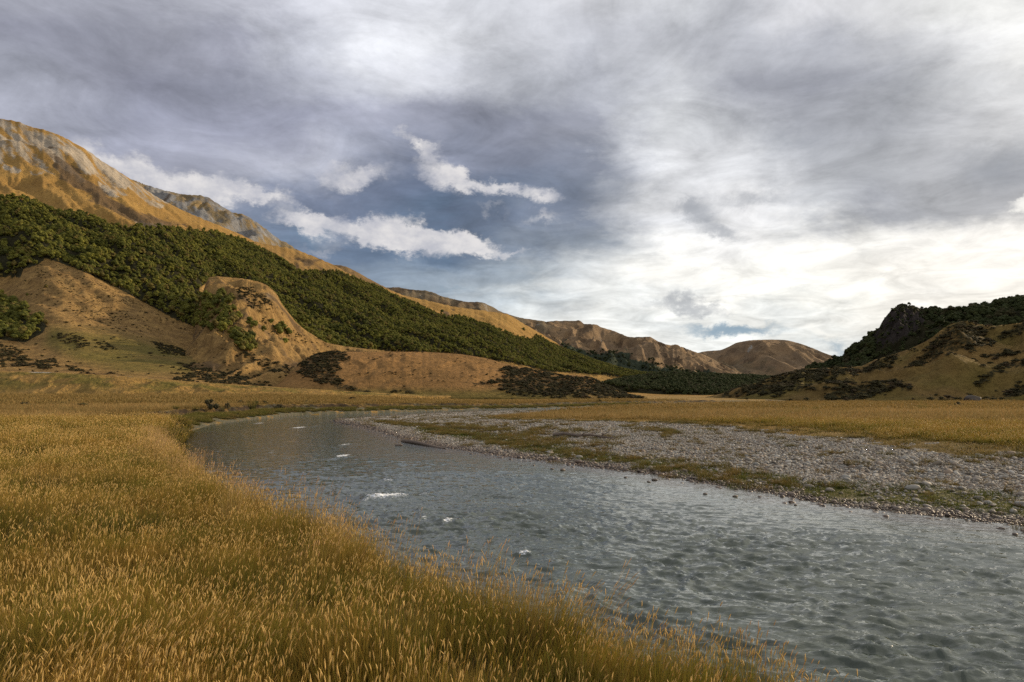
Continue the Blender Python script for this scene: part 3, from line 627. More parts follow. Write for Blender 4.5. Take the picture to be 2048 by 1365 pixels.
# wave field: crests lie across the current, which runs towards the viewer and to the right
def waves(x, y):
    p = x*0.93-y*0.36; q = x*0.36+y*0.93
    wa = fbm(x/2.2, y/2.2, 3, 201)*0.9
    big = ridged((p+wa)/1.25, (q+wa*.6)/0.50, 2, 211)-0.5; big = np.where(big > 0, big*1.5, big*.8)
    mid = (ridged((p*0.95+q*.25+wa)/0.50, (q-wa*.4)/0.21, 2, 221)-0.5)*sstep(34, 14, y)
    sml = fbm((p-wa)/0.20, q/0.10, 2, 231)
    lump = 0.55+0.9*np.clip(fbm(x/3.5, y/3.0, 3, 241)+.35, 0, 1)
    return (0.074*big+0.054*mid+0.008*sml)*lump
amp = sstep(-0.1, 6, dbw)*0.8+0.2; amp = amp*(0.35+0.65*sstep(0, 1.2, dnw))
dist_f = sstep(45, 9, RW_)*0.75+0.25
wz = waves(wx, wy)*amp*dist_f
foam = np.zeros_like(wx)
for (fx, fy, rx, ry, fa) in FOAM:
    cx_, cy_ = pixw(fx, fy); ax = rx*cy_/FPX; ay = ry*cy_*cy_/(CAMZ*FPX)
    dd = ((wx-cx_)/ax)**2+((wy-cy_-ax*.25*np.sin((wx-cx_)/ax*3))/ay)**2
    m = dd < 16
    gss = np.exp(-dd[m]*0.9)*fa; foam[m] = np.maximum(foam[m], gss)
    wz[m] += 0.05*np.exp(-dd[m]*.5)*fa*(1+fbm(wx[m]/.1, wy[m]/.06, 3, 5))
Vw = np.stack([wx, wy, wz], -1).reshape(-1, 3); Fw = grid_faces(*RW_.shape)[:, ::-1]
Fw = Fw[keepv.ravel()[Fw].sum(1) >= 3]; used = np.unique(Fw); mp = np.full(len(Vw), -1); mp[used] = np.arange(len(used))
mw = mesh_from('river', Vw[used], mp[Fw])
set_attr(mw, 'foam', foam.ravel()[used]); set_attr(mw, 'shallow', (sstep(3.2, 0.2, dnw+fbm(wx/1.5, wy/1.5, 3, 3)*1.5)).ravel()[used])
set_attr(mw, 'shallow2', (sstep(1.8, 0.1, dbw+fbm(wx/1.5, wy/1.5, 3, 3))).ravel()[used])
m_water, t, b = new_mat('water', 0.07, 0.5)
b.inputs['IOR'].default_value = 1.4
pos = t.n('ShaderNodeNewGeometry').outputs['Position']
nb = t.noise(t.vmath('MULTIPLY', pos, (0.6, 1.6, 0)), 4.5, 3, 0.5, 0.5); nc_ = t.noise(t.vmath('MULTIPLY', pos, (0.5, 1.5, 0)), 1.6, 4, 0.6, .4)
nf = t.noise(t.vmath('MULTIPLY', pos, (1, 2.2, 1)), 9.0, 8, 0.8)
c = t.mix(t.rng(nc_, .35, .65), (0.034,0.047,0.027), (0.062,0.074,0.045))
c = t.mix(t.math('MULTIPLY', attr(t, 'shallow'), .8), c, (0.045,0.032,0.020))
c = t.mix(t.math('MULTIPLY', attr(t, 'shallow2'), .7), c, (0.060,0.045,0.032))
fo = t.rng(t.math('ADD', attr(t, 'foam'), t.math('MULTIPLY', t.math('SUBTRACT', nf, 0.5), 3.6)), 0.62, 0.90)
fo = t.math('MULTIPLY', fo, t.rng(attr(t, 'foam'), 0.05, .3))
c = t.mix(fo, c, (0.75,0.77,0.78))
t.put(b.inputs['Base Color'], c); t.put(b.inputs['Roughness'], t.math('ADD', 0.07, t.math('MULTIPLY', fo, .7)))
bump(t, b, t.math('ADD', t.math('MULTIPLY', nb, 1.0), t.math('MULTIPLY', nc_, 1.2)), 0.50, 0.045)
b.inputs['Specular IOR Level'].default_value = 1.0
link('river', mw, m_water, kind='structure')

# ------------------------------------------------------------------ trees and scrub
rs = np.random.RandomState(7)
def leaf_mesh(name, seed, lumps, nleaf, leaf, flat=1.0, core=0.8, spread=0.34, lump_r=(0.2, .34), crown_lo=0.28, nico=2):
    """a crown about 1 high: uneven leafy clumps round a dark, lumpy heart"""
    g = np.random.RandomState(seed); V = []; Fc = []
    cs = []
    for k in range(lumps):
        a = g.rand()*6.28; h = g.rand(); rr = spread*math.sqrt(g.rand())*(1.0-0.55*h)
        cs.append((rr*math.cos(a), rr*math.sin(a), crown_lo+(1-crown_lo-0.18)*h*flat+0.08, g.uniform(*lump_r)*(1-.3*h)))
    import bmesh
    bm = bmesh.new(); bmesh.ops.create_icosphere(bm, subdivisions=nico, radius=1.0); iv = np.array([v.co[:] for v in bm.verts]); jf = np.array([[v.index for v in f.verts] for f in bm.faces]); bm.free()
    n = 0
    for (cx, cy, cz, rr) in cs:
        q = iv*(rr*core)*(1+0.25*fbm(iv[:, 0]*2+cx*9, iv[:, 1]*2+iv[:, 2]*3+cz*9, 2, seed)[:, None]) ; q[:, 2] *= 0.85
        V.append(q+[cx, cy, cz]); Fc.append(jf+n); n += len(iv)
    per = nleaf//lumps
    for (cx, cy, cz, rr) in cs:
        u = g.normal(size=(per, 3)); u /= np.linalg.norm(u, axis=1)[:, None]; u[:, 2] = np.abs(u[:, 2])*1.0-0.35*(g.rand(per))
        c0 = u*rr*g.uniform(0.78, 1.12, (per, 1))*[1, 1, .85]+[cx, cy, cz]
        nrm = u+g.normal(size=(per, 3))*0.55; nrm /= np.linalg.norm(nrm, axis=1)[:, None]
        a = np.cross(nrm, g.normal(size=(per, 3))); a /= np.linalg.norm(a, axis=1)[:, None]; bb = np.cross(nrm, a)
        s = leaf*g.uniform(.6, 1.3, (per, 1))
        tri = np.stack([c0+a*s, c0-a*s*.5+bb*s*.8, c0-a*s*.5-bb*s*.8], 1).reshape(-1, 3)
        V.append(tri); Fc.append(np.arange(per*3).reshape(-1, 3)+n); n += per*3
    return mesh_from(name, np.concatenate(V), np.concatenate(Fc), False)
def foliage_mat(name, dark, light, brown, sc=0.02):
    m, t, b = new_mat(name, 0.85, 0.15)
    oi = t.n('ShaderNodeObjectInfo').outputs['Random']; pos = t.n('ShaderNodeNewGeometry').outputs['Position']
    n = t.noise(pos, sc, 4, .6); n2 = t.noise(pos, 1.2, 3, .6)
    c = t.mix(t.math('ADD', t.math('MULTIPLY', oi, .6), t.math('MULTIPLY', t.rng(n, .35, .65), .4)), dark, light)
    c = t.mix(t.rng(t.math('FRACT', t.math('MULTIPLY', oi, 7.31)), .78, .95, 0, .7), c, brown)
    c = t.mix(t.rng(n2, .4, .7, 0, .45), c, tuple(x*.6 for x in dark))
    t.put(b.inputs['Base Color'], c); return m
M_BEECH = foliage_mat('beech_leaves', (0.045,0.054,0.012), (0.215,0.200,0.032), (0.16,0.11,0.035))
M_BEECH_R = foliage_mat('shaded_beech_leaves', (0.030,0.040,0.013), (0.062,0.070,0.022), (0.07,0.055,0.028))  # darker copy of the beech leaves, shade put into the colour
M_SCRUB = foliage_mat('scrub_leaves', (0.032,0.030,0.014), (0.085,0.072,0.028), (0.11,0.072,0.040), .2)
M_BARK, _t, _b = new_mat('bark', 0.9, .1)
_t.put(_b.inputs['Base Color'], _t.mix(_t.noise(_t.n('ShaderNodeTexCoord').outputs['Object'], 9.0, 4, .7), (0.07,0.055,0.04), (0.20,0.17,0.13)))
CROWNS = [leaf_mesh('crown', 300+i, 9+i % 3, 620, 0.045) for i in range(7)]
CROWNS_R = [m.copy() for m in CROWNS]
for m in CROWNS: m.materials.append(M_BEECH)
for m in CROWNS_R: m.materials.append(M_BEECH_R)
SHRUBS = [leaf_mesh('shrub', 400+i, 8, 420, 0.05, flat=0.75, spread=0.5, lump_r=(.16, .32), crown_lo=0.08, nico=1) for i in range(6)]
for m in SHRUBS: m.materials.append(M_SCRUB)
def limb(V, Fc, a, b_, r0, r1, k=6):
    a = np.array(a, float); b_ = np.array(b_, float); d = b_-a; d /= np.linalg.norm(d)+1e-9
    u = np.cross(d, [0.3, 1, .2]); u /= np.linalg.norm(u); w = np.cross(d, u); n = len(V)
    for c, rr in ((a, r0), (b_, r1)):
        for i in range(k):
            an = 2*math.pi*i/k; V.append(tuple(c+rr*(u*math.cos(an)+w*math.sin(an))))
    for i in range(k): j = (i+1) % k; Fc.append((n+i, n+j, n+k+j, n+k+i))
def trunk_mesh(seed):
    g = np.random.RandomState(seed); V = []; Fc = []
    p = np.array([0, 0, -0.08]); r0 = .035
    for k in range(4):
        q = p+[g.normal()*.02, g.normal()*.02, .17]; limb(V, Fc, p, q, r0, r0*.78); p = q; r0 *= .78
        if k:
            for s_ in range(2):
                a = g.rand()*6.28; limb(V, Fc, p, p+[math.cos(a)*.2, math.sin(a)*.2, .16], r0*.6, r0*.2, 4)
    return mesh_from('trunk', V, Fc)
TRUNKS = [trunk_mesh(i) for i in range(3)]
for m in TRUNKS: m.materials.append(M_BARK)
def stems_mesh(seed):
    g = np.random.RandomState(seed); V = []; Fc = []
    for k in range(7):
        a = g.rand()*6.28; limb(V, Fc, (0, 0, -.08), (math.cos(a)*.3, math.sin(a)*.3, .45+.2*g.rand()), .02, .006, 4)
    return mesh_from('stems', V, Fc)
STEMS = [stems_mesh(i) for i in range(3)]
for m in STEMS: m.materials.append(M_BARK)
N_MADE = {}
def plant(kind, x, y, z, w, h, label, cat, group, crowns, lower, rot=None, part='crown', low='trunk', v=None):
    e = bpy.data.objects.new(kind, None); COL.objects.link(e); e.location = (x, y, z); e.empty_display_size = .5
    e['label'] = label; e['category'] = cat
    if group: e['group'] = group
    k = N_MADE.get(kind, 0); N_MADE[kind] = k+1; g = np.random.RandomState(k+99)
    e.rotation_euler = (0, 0, g.rand()*6.28 if rot is None else rot); e.scale = (w, w, h)
    link(part, crowns[(k if v is None else v) % len(crowns)], None, e); link(low, lower[k % len(lower)], None, e)
    return e

def surf_sample(name, spacing_area, polys=None, weight=None, maxn=40000, seed=1, rows=None):
    H = HILLS[name]; g = np.random.RandomState(seed); x, y, z = H['x'], H['y'], H['z']
    if rows is None: rows = H['rows']+3
    x, y, z = x[:rows], y[:rows], z[:rows]; pxx, pyy = H['px'][:rows], H['py'][:rows]
    c = lambda A: (A[:-1, :-1]+A[1:, :-1]+A[:-1, 1:]+A[1:, 1:])/4
    area = np.abs((x[1:, 1:]-x[:-1, :-1])*(y[1:, :-1]-y[:-1, 1:])-(x[1:, :-1]-x[:-1, 1:])*(y[1:, 1:]-y[:-1, :-1]))/2
    cx_, cy_ = c(pxx), c(pyy); wgt = area.copy(); m = np.ones_like(area, bool)
    if polys is not None:
        m = np.zeros_like(area, bool)
        for p_ in polys: m |= inpoly(cx_, cy_, p_)
    m &= (cx_ > -330) & (cx_ < 2330)
    if weight is not None: wgt = wgt*c(weight[:rows])
    wgt = np.where(m, wgt, 0); tot = wgt.sum(); n = int(min(maxn, tot/spacing_area))
    if n <= 0: return [np.zeros(0)]*5
    idx = g.choice(wgt.size, n, p=(wgt/tot).ravel()); i, j = np.unravel_index(idx, wgt.shape); u = g.rand(n); v = g.rand(n)
    bl = lambda A: A[i, j]*(1-u)*(1-v)+A[i+1, j]*u*(1-v)+A[i, j+1]*(1-u)*v+A[i+1, j+1]*u*v
    return bl(x), bl(y), bl(z), bl(pxx), bl(pyy)
def front_depth(px, py):
    """distance of the foremost hill surface seen in that direction"""
    px = np.atleast_1d(np.asarray(px, float)); py = np.atleast_1d(np.asarray(py, float)); best = np.full(px.shape, 1e9)
    for nm, H in HILLS.items():
        cols = H['px'][0]; rws = H['rows']
        ok = (px >= cols[0]) & (px <= cols[-1]); j = np.clip(np.searchsorted(cols, px), 0, len(cols)-1)
        for k in np.nonzero(ok)[0]:
            col = H['py'][:rws, j[k]]; hit = np.nonzero(col <= py[k])[0]
            if len(hit) and (hit[0] > 0 or col[0]-py[k] < 3): best[k] = min(best[k], H['y'][hit[0], j[k]])
    return best
def visible(x, y, px, py, up=0.0, tol=1.06, lift=5):
    return front_depth(px, py-lift) > y/tol

def scatter_plants(name, x, y, z, w, h, meshes, label, cat, seed=1, tilt=.06):
    g = np.random.RandomState(seed); n = len(x)
    rot = np.stack([g.normal(size=n)*tilt, g.normal(size=n)*tilt, g.rand(n)*6.28], 1)
    return scatter(name, np.stack([x, y, z], 1), rot, np.stack([w, w, h], 1), g.randint(0, len(meshes), n), meshes, label=label, cat=cat)

# beech forest on the mountainside
F1S = [(396,582),(425,598),(454,618),(469,642),(472,662),(497,668),(508,690),(480,698),(469,682),(410,661),(352,641),(350,582)]
fx, fy, fz, fpx, fpy = surf_sample('mountainside', 11.5, [F1, F3], maxn=90000, seed=11)
e = fbm(fx/25, fy/25, 3, 90)*5
k = inpoly(fpx+e, fpy+e*.6, F1) | inpoly(fpx+e, fpy+e*.6, F3)
sx, sy, sz, spx, spy = surf_sample('spur', 15.0, [F1S], seed=12)
fx, fy, fz, fpx, fpy = (np.concatenate([a[k], b_]) for a, b_ in zip((fx, fy, fz, fpx, fpy), (sx, sy, sz, spx, spy)))
g = np.random.RandomState(5); fh = (3.4+5.0*g.rand(len(fx))**1.8)*(1+0.25*fbm(fx/40, fy/40, 2, 12)); fw = fh*g.uniform(.8, 1.15, len(fx))
# the trees along the near, lower edge of the forest are individuals
low = fpy+14 > 0
edge = (polydist(fpx, fpy, [p for p in F1 if p[0] >= 0][26:], False) < 5) & (fpx > 0) & (fpx < 620)
vis = np.zeros(len(fx), bool); ei = np.nonzero(edge)[0]; vis[ei] = visible(fx[ei], fy[ei], fpx[ei], fpy[ei])
ei = ei[vis[ei]]; ei = ei[np.argsort(fy[ei])][:110]
for i in ei:
    w_ = ('at the left edge of the photo above the golden bowl' if fpx[i] < 85 else 'around the peak of the golden bowl' if fpx[i] < 150 else 'on the upper forest edge beside the golden bowl' if fpx[i] < 260 else 'halfway down the forest edge beside the golden bowl' if fpx[i] < 370 else 'near the tip of the forest tongue' if fpx[i] < 460 else 'at the tip of the forest tongue by the spur')
    plant('beech_tree', fx[i], fy[i], fz[i], fw[i], fh[i], 'dark green beech tree '+w_, 'tree', 'beech trees '+w_, CROWNS, TRUNKS)
rest = np.ones(len(fx), bool); rest[ei] = False
scatter_plants('beech_forest', fx[rest], fy[rest], fz[rest], fw[rest], fh[rest], CROWNS, 'dense olive green beech forest covering the left mountainside', 'forest', 3)
wx_, wy_, wz_, wpx, wpy = surf_sample('wooded_rise', 40.0, maxn=14000, seed=13)
g = np.random.RandomState(6); hh = g.uniform(6, 10, len(wx_))
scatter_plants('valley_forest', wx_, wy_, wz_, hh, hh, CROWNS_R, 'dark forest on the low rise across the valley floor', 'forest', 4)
# the far mountain's dark forest
ax_, ay_, az_, apx, apy = surf_sample('far_mountain', 420.0, DARK5, maxn=9000, seed=14)
k = fbm(ax_/170, ay_/170, 3, 8) > -0.12; hh = np.random.RandomState(8).uniform(8, 14, k.sum())
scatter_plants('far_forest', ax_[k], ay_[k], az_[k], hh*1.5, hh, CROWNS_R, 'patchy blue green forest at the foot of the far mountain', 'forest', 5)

# wooded hill on the right
NOTCRAG = [[(1590,760),(1618,735),(1670,715),(1712,690),(1745,668),(1752,690),(1775,700),(1840,660),(1858,630),(1800,612),(1829,608),(1888,620),(1961,606),(2060,590),(2330,540),(2330,720),(1980,690),(1900,720),(1800,760),(1600,770)]]
rx_, ry_, rz_, rpx, rpy = surf_sample('wooded_hill', 17.0, NOTCRAG, maxn=9000, seed=15, rows=115)
bx_, by_, bz_, _q1, _q2 = surf_sample('wooded_hill', 14.0, CRAG, seed=16)
g = np.random.RandomState(9); rh = g.uniform(4.0, 7.6, len(rx_))*sstep(1560, 1640, rpx)*(1-.55*sstep(1735, 1760, rpx)*sstep(1875, 1845, rpx))+.5
bh = g.uniform(1.5, 3.2, len(bx_))
v_ = visible(rx_, ry_, rpx, rpy, lift=10) & (rpx < 2060)
ridx = np.nonzero(v_)[0]; ridx = ridx[np.argsort(ry_[ridx])][:150]
for i in ridx:
    sky_ = rpy[i] < np.interp(rpx[i], [p[0] for p in RC], [p[1] for p in RC])+6
    w_ = ('on the crest against the sky' if sky_ else 'just above the scrubby knoll') if rpx[i] > 1870 else 'beside the dark rock crag' if rpx[i] > 1740 else 'on the low left tail of the wood'
    w_ += ' on the right hill' + (' near the photo edge' if rpx[i] > 1985 else '')
    plant('beech_tree', rx_[i], ry_[i], rz_[i]-.3, rh[i]*1.05, rh[i], 'dark beech tree '+w_, 'tree', 'beech trees '+w_, CROWNS_R, TRUNKS)
rest = np.ones(len(rx_), bool); rest[ridx] = False
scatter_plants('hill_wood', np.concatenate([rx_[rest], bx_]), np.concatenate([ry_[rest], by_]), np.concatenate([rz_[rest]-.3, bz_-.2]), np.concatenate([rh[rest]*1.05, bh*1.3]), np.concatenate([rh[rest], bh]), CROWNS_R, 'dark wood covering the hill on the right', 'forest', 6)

# scrub on the slopes
SCR = []
for nm, polys, area, seed, jit, hr in (('mountainside', SCRUB_M, 5, 21, 5, (.7, 1.6)), ('mountainside', SPECK_M, 16, 22, 4, (.4, 1.1)), ('mountainside', [[(0,690),(560,700),(560,775),(0,755)],[(90,525),(400,690),(0,690),(0,580)]], 90, 23, 0, (.5, 1.5)),
                                   ('spur', SCRUB_S, 6, 24, 5, (.7, 1.8)), ('spur', [[(400,640),(800,700),(800,790),(400,775)]], 60, 25, 0, (.6, 1.6)), ('mound', SCRUB_D, 4.5, 26, 5, (.7, 1.8)), ('mound', [[(560,705),(1010,705),(990,785),(560,790)]], 45, 27, 0, (.35, .9)),
                                   ('lower_slope', SCRUB_R, 5, 28, 6, (.8, 2.1)), ('lower_slope', [[(1440,640),(2100,630),(2100,797),(1440,797)]], 60, 29, 0, (.6, 1.8))):
    x_, y_, z_, px_, py_ = surf_sample(nm, area, polys, maxn=9000, seed=seed)
    if len(x_) == 0: continue
    if nm == 'mountainside' and polys is SPECK_M: k = fbm(x_/20, y_/20, 3, 5) > -0.1
    elif jit:
        jj = fbm(x_/9, y_/9, 3, seed)*jit*1.6; k = np.zeros(len(x_), bool)
        for p_ in polys: k |= inpoly(px_+jj, py_+jj*.6, p_)
        k &= fbm(x_/4, y_/4, 3, seed+1) > (-0.30 if seed in (26, 28) else -.18)
    else: k = fbm(x_/30, y_/30, 3, seed+2) > 0.0
    g = np.random.RandomState(seed); h_ = g.uniform(hr[0], hr[1], k.sum())
    SCR.append(np.stack([x_[k], y_[k], z_[k]-.1, px_[k], py_[k], h_, np.full(k.sum(), seed)], 1))
SCR = np.concatenate(SCR)
vv = visible(SCR[:, 0], SCR[:, 1], SCR[:, 3], SCR[:, 4], lift=3) & (SCR[:, 3] > 0) & (SCR[:, 3] < 2048)
size = SCR[:, 5]/SCR[:, 1]; order = np.nonzero(vv)[0]; order = order[np.argsort(-size[order])][:230]
WHERE = {21: 'on the lower mountainside above the river terrace', 22: 'dotting the golden bowl below the forest', 23: 'dotting the lower mountainside', 24: 'on the spur below the forest', 25: 'dotting the foot of the spur', 26: 'on the scrubby end of the mound', 27: 'dotting the smooth tussock mound', 28: 'in the thickets on the right slope', 29: 'dotting the golden right slope'}
for i in order:
    q = SCR[i]; w_ = WHERE[int(q[6])]
    if int(q[6]) == 28:
        a_, b_ = q[3], q[4]
        w_ = ('in the low thicket at the left foot of the right slope' if a_ < 1640 else 'in the dense thicket at the foot of the right slope' if a_ < 1835 and b_ > 755 else 'on the scrubby knoll of the right slope' if b_ < 742 and a_ < 1992 and a_ > 1812
              else 'below the wood at the top left of the right slope' if a_ < 1812 else 'in the upper thicket at the right edge' if b_ < 690 else 'in the diagonal thicket at the right edge' if b_ < 776 and a_ > 1940 else 'in the lowest thicket at the right edge')
    plant('scrub_bush', q[0], q[1], q[2], q[5]*1.7, q[5], 'dark rounded scrub bush '+w_, 'bush', 'scrub bushes '+w_, SHRUBS, STEMS, part='foliage', low='stems')
rest = np.ones(len(SCR), bool); rest[order] = False; Q = SCR[rest]
scatter_plants('hillside_scrub', Q[:, 0], Q[:, 1], Q[:, 2], Q[:, 5]*1.8, Q[:, 5], SHRUBS, 'dark scrub scattered over the lower slopes', 'scrub', 7)

# trees one can pick out: (px, py of the foot, height in px)
def on_hill(px, py):
    d = float(front_depth(px, py)[0]); return P(px, py, d)
SINGLE = [(445,603,26,'dark round beech on the golden spur, just below the gap in the forest'),(456,611,20,'dark round beech second from the top on the golden spur'),(462,604,20,'dark beech behind two others on the upper spur'),(500,653,20,'dark beech at mid height of the golden spur, left of its pair'),
 (508,660,20,'dark beech lowest of the pair at mid height of the spur'),(527,668,16,'small round beech standing alone in the middle of the spur'),(542,652,16,'small beech above the dark clump on the spur'),(556,671,24,'largest dark beech in the clump at the right of the spur'),(565,664,22,'dark beech at the back of the clump on the spur'),
 (577,674,20,'dark beech at the right end of the clump on the spur'),(570,689,14,'small beech standing just below the clump on the spur'),(476,703,22,'dark beech at the left of the group under the forest tongue'),(487,706,24,'tall dark beech in the group under the forest tongue'),(498,707,24,'dark beech in the middle of the group under the forest tongue'),(508,701,20,'dark beech at the right of the group under the forest tongue'),
 (478,640,18,'beech stepping out of the forest edge onto the spur'),(466,625,18,'beech at the forest edge halfway down the spur'),(1047,664,9,'small dark tree alone on the golden ridge far down the valley'),(884,628,9,'dark tree patch on the golden ridge above the forest'),(1082,678,7,'tiny dark tree on the crest of the far golden ridge'),
 (92,577,8,'small dark bush alone high in the golden bowl'),(54,592,6,'tiny dark bush above the dark wood at the left edge')]
for (a_, b_, hp, lb) in SINGLE:
    X, Y, Z = on_hill(a_, b_); h_ = hp*Y/FPX
    plant('beech_tree', X, Y, Z-.3, h_*1.0, h_*1.05, lb, 'tree', 'lone beech trees on the golden slopes', CROWNS, TRUNKS)
# ------------------------------------------------------------------ grass
def grass_mat(name, base, tip, green, head, patch=0.25):
    m, t, b = new_mat(name, 0.7, 0.15)
    pos = t.n('ShaderNodeNewGeometry').outputs['Position']; oi = t.n('ShaderNodeObjectInfo').outputs['Random']
    h = attr(t, 'h'); kd = attr(t, 'head'); rn = attr(t, 'rnd')
    n = t.noise(t.vmath('MULTIPLY', pos, (.45, 1.3, 0)), patch, 5, .65); n2 = t.noise(pos, 1.3, 3, .6)
    tipc = t.mix(t.rng(t.math('ADD', t.math('MULTIPLY', n, .65), t.math('MULTIPLY', n2, .35)), .38, .56), tip, green)
    tipc = t.mix(t.rng(rn, .5, .9, 0, .7), tipc, tuple(x*.45 for x in tip))
    tipc = t.mix(t.rng(oi, .3, 1, 0, .35), tipc, (tip[0]*1.15, tip[1]*.85, tip[2]*.8))
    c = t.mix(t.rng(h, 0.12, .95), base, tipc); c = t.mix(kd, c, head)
    t.put(b.inputs['Base Color'], c)
    tr = t.n('ShaderNodeBsdfTranslucent'); t.put(tr.inputs[0], c)
    mx = t.n('ShaderNodeMixShader'); mx.inputs[0].default_value = .3
    t.t.links.new(b.outputs[0], mx.inputs[1]); t.t.links.new(tr.outputs[0], mx.inputs[2])
    o = [x for x in t.t.nodes if x.type == 'OUTPUT_MATERIAL'][0]; t.t.links.new(mx.outputs[0], o.inputs[0])
    return m
def tuft_mesh(name, seed, nbl, nst, rad, h0, h1, wd, lean=(.25, 0), heads=True, hs=1.0, headlen=(.032, .062), segs=3, sth=1.25):
    """a tuft of curved blades, and seeding stalks with a spike at the end"""
    g = np.random.RandomState(seed); V = []; Fc = []; Hh = []; Hd = []; Rn = []
    def strip(p, dirx, diry, L, w, bend, sg, taper=True, hd=0.0, hlo=0.0, hhi=1.0):
        rn = g.rand(); side = np.array([-diry, dirx, 0.0])*w*.5
        a = g.rand()*6.28; side = np.array([math.cos(a), math.sin(a), 0])*w*.5
        n = len(V); q = np.array(p, float); ang = 0.05+g.rand()*.12
        for k in range(sg+1):
            f = k/sg; ww = (1-f**1.6) if taper else 1.0
            if k == sg and taper: V.append(tuple(q)); Hh.append(hhi); Hd.append(hd); Rn.append(rn)
            else:
                V.append(tuple(q-side*ww)); V.append(tuple(q+side*ww)); Hh.extend([hlo+(hhi-hlo)*f]*2); Hd.extend([hd]*2); Rn.extend([rn]*2)
            if k < sg:
                dz = math.cos(ang); dh = math.sin(ang); q = q+np.array([dirx*dh, diry*dh, dz])*L/sg; ang += bend/sg
        for k in range(sg):
            a0 = n+2*k
            if k == sg-1 and taper: Fc.append((a0, a0+1, a0+2, a0+2))
            else: Fc.append((a0, a0+1, a0+3, a0+2))
        return q, ang
    for k in range(nbl):
        a = g.rand()*6.28; rr = rad*math.sqrt(g.rand()); a2 = a+g.normal()*.7
        dx, dy = math.cos(a2)+lean[0]*1.5, math.sin(a2)+lean[1]; l = math.hypot(dx, dy)+1e-6
        strip((rr*math.cos(a), rr*math.sin(a), -.04), dx/l, dy/l, g.uniform(h0, h1), wd*g.uniform(.6, 1.3), g.uniform(.1, .95), segs)
    for k in range(nst):
        a = g.rand()*6.28; rr = rad*math.sqrt(g.rand()); a2 = g.normal()*.9; dx, dy = math.cos(a2), math.sin(a2)
        L = g.uniform(h0+.4*(h1-h0), h1)*sth
        q, an = strip((rr*math.cos(a), rr*math.sin(a), -.04), dx, dy, L, wd*.45, g.uniform(.05, .3), segs, False, 0, 0.1, 1.0)
        if heads:
            hl = g.uniform(*headlen); n = len(V); an += .04; w = .0034*hs*(wd/.004)**.55
            ux = np.array([dx*math.sin(an), dy*math.sin(an), math.cos(an)]); e1 = np.cross(ux, [0.2, .9, .3]); e1 /= np.linalg.norm(e1); e2 = np.cross(ux, e1)
            pts = [(0, .35), (.25, 1), (.7, .85), (1, .05)]
            for (f, ww) in pts:
                c = q+ux*hl*f+np.array([dx, dy, 0])*hl*f*f*.10
                for s_ in range(3): an_ = s_*2.094; V.append(tuple(c+(e1*math.cos(an_)+e2*math.sin(an_))*w*ww)); Hh.append(1); Hd.append(1); Rn.append(.5)
            for i in range(3):
                for s_ in range(3): s2 = (s_+1) % 3; Fc.append((n+i*3+s_, n+i*3+s2, n+i*3+3+s2, n+i*3+3+s_))
    F4 = np.array(Fc); tri = F4[F4[:, 2] == F4[:, 3]][:, :3]; qd = F4[F4[:, 2] != F4[:, 3]]
    Ft = np.concatenate([tri, qd[:, [0, 1, 2]], qd[:, [0, 2, 3]]])
    me = mesh_from(name, V, Ft, True); set_attr(me, 'h', Hh); set_attr(me, 'head', Hd); set_attr(me, 'rnd', Rn); return me
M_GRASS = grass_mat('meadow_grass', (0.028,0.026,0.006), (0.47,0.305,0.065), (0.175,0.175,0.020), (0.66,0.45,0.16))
M_GRASSF = grass_mat('far_meadow_grass', (0.16,0.11,0.03), (0.46,0.315,0.12), (0.22,0.165,0.055), (0.55,0.36,0.15), .06)
M_PINK = grass_mat('bank_grass', (0.10,0.06,0.02), (0.52,0.36,0.14), (0.38,0.27,0.07), (0.62,0.40,0.19))
M_GREEN = grass_mat('short_green_grass', (0.03,0.04,0.006), (0.13,0.14,0.02), (0.09,0.12,0.014), (0.25,0.2,0.06), .5)
M_RUSH = grass_mat('green_tussock', (0.03,0.035,0.008), (0.22,0.19,0.045), (0.12,0.13,0.025), (0.3,0.24,0.08), .5)
M_DEAD = grass_mat('brown_tussock', (0.045,0.036,0.013), (0.25,0.175,0.058), (0.13,0.125,0.03), (0.3,0.24,0.08), .5)
def mk(name, n, mat, *a, **k):
    L = [tuft_mesh(name, 500+i*7+len(name), *a, **k) for i in range(n)]
    for m in L: m.materials.append(mat)
    return L
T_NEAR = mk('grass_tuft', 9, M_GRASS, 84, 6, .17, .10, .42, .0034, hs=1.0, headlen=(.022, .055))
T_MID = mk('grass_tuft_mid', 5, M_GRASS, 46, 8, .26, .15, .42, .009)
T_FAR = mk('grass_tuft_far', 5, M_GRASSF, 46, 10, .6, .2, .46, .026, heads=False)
T_VFAR = mk('grass_tuft_distant', 4, M_GRASSF, 60, 0, 1.3, .22, .42, .07, heads=False, segs=2)
T_PINK = mk('bank_grass_tuft', 5, M_PINK, 26, 16, .16, .30, .62, .0045, sth=1.25, hs=.9)
T_TALL = mk('bank_stalks', 4, M_PINK, 6, 9, .14, .5, .85, .0045, sth=1.15, hs=.9, headlen=(.09, .16))
T_GREEN = mk('short_grass_tuft', 4, M_GREEN, 60, 2, .3, .05, .16, .010, heads=False)
T_RUSH = mk('rush_tuft', 4, M_RUSH, 130, 14, .22, .35, .8, .012, heads=False)
T_DEAD = mk('dead_tuft', 4, M_DEAD, 130, 20, .25, .15, .4, .012, heads=False)

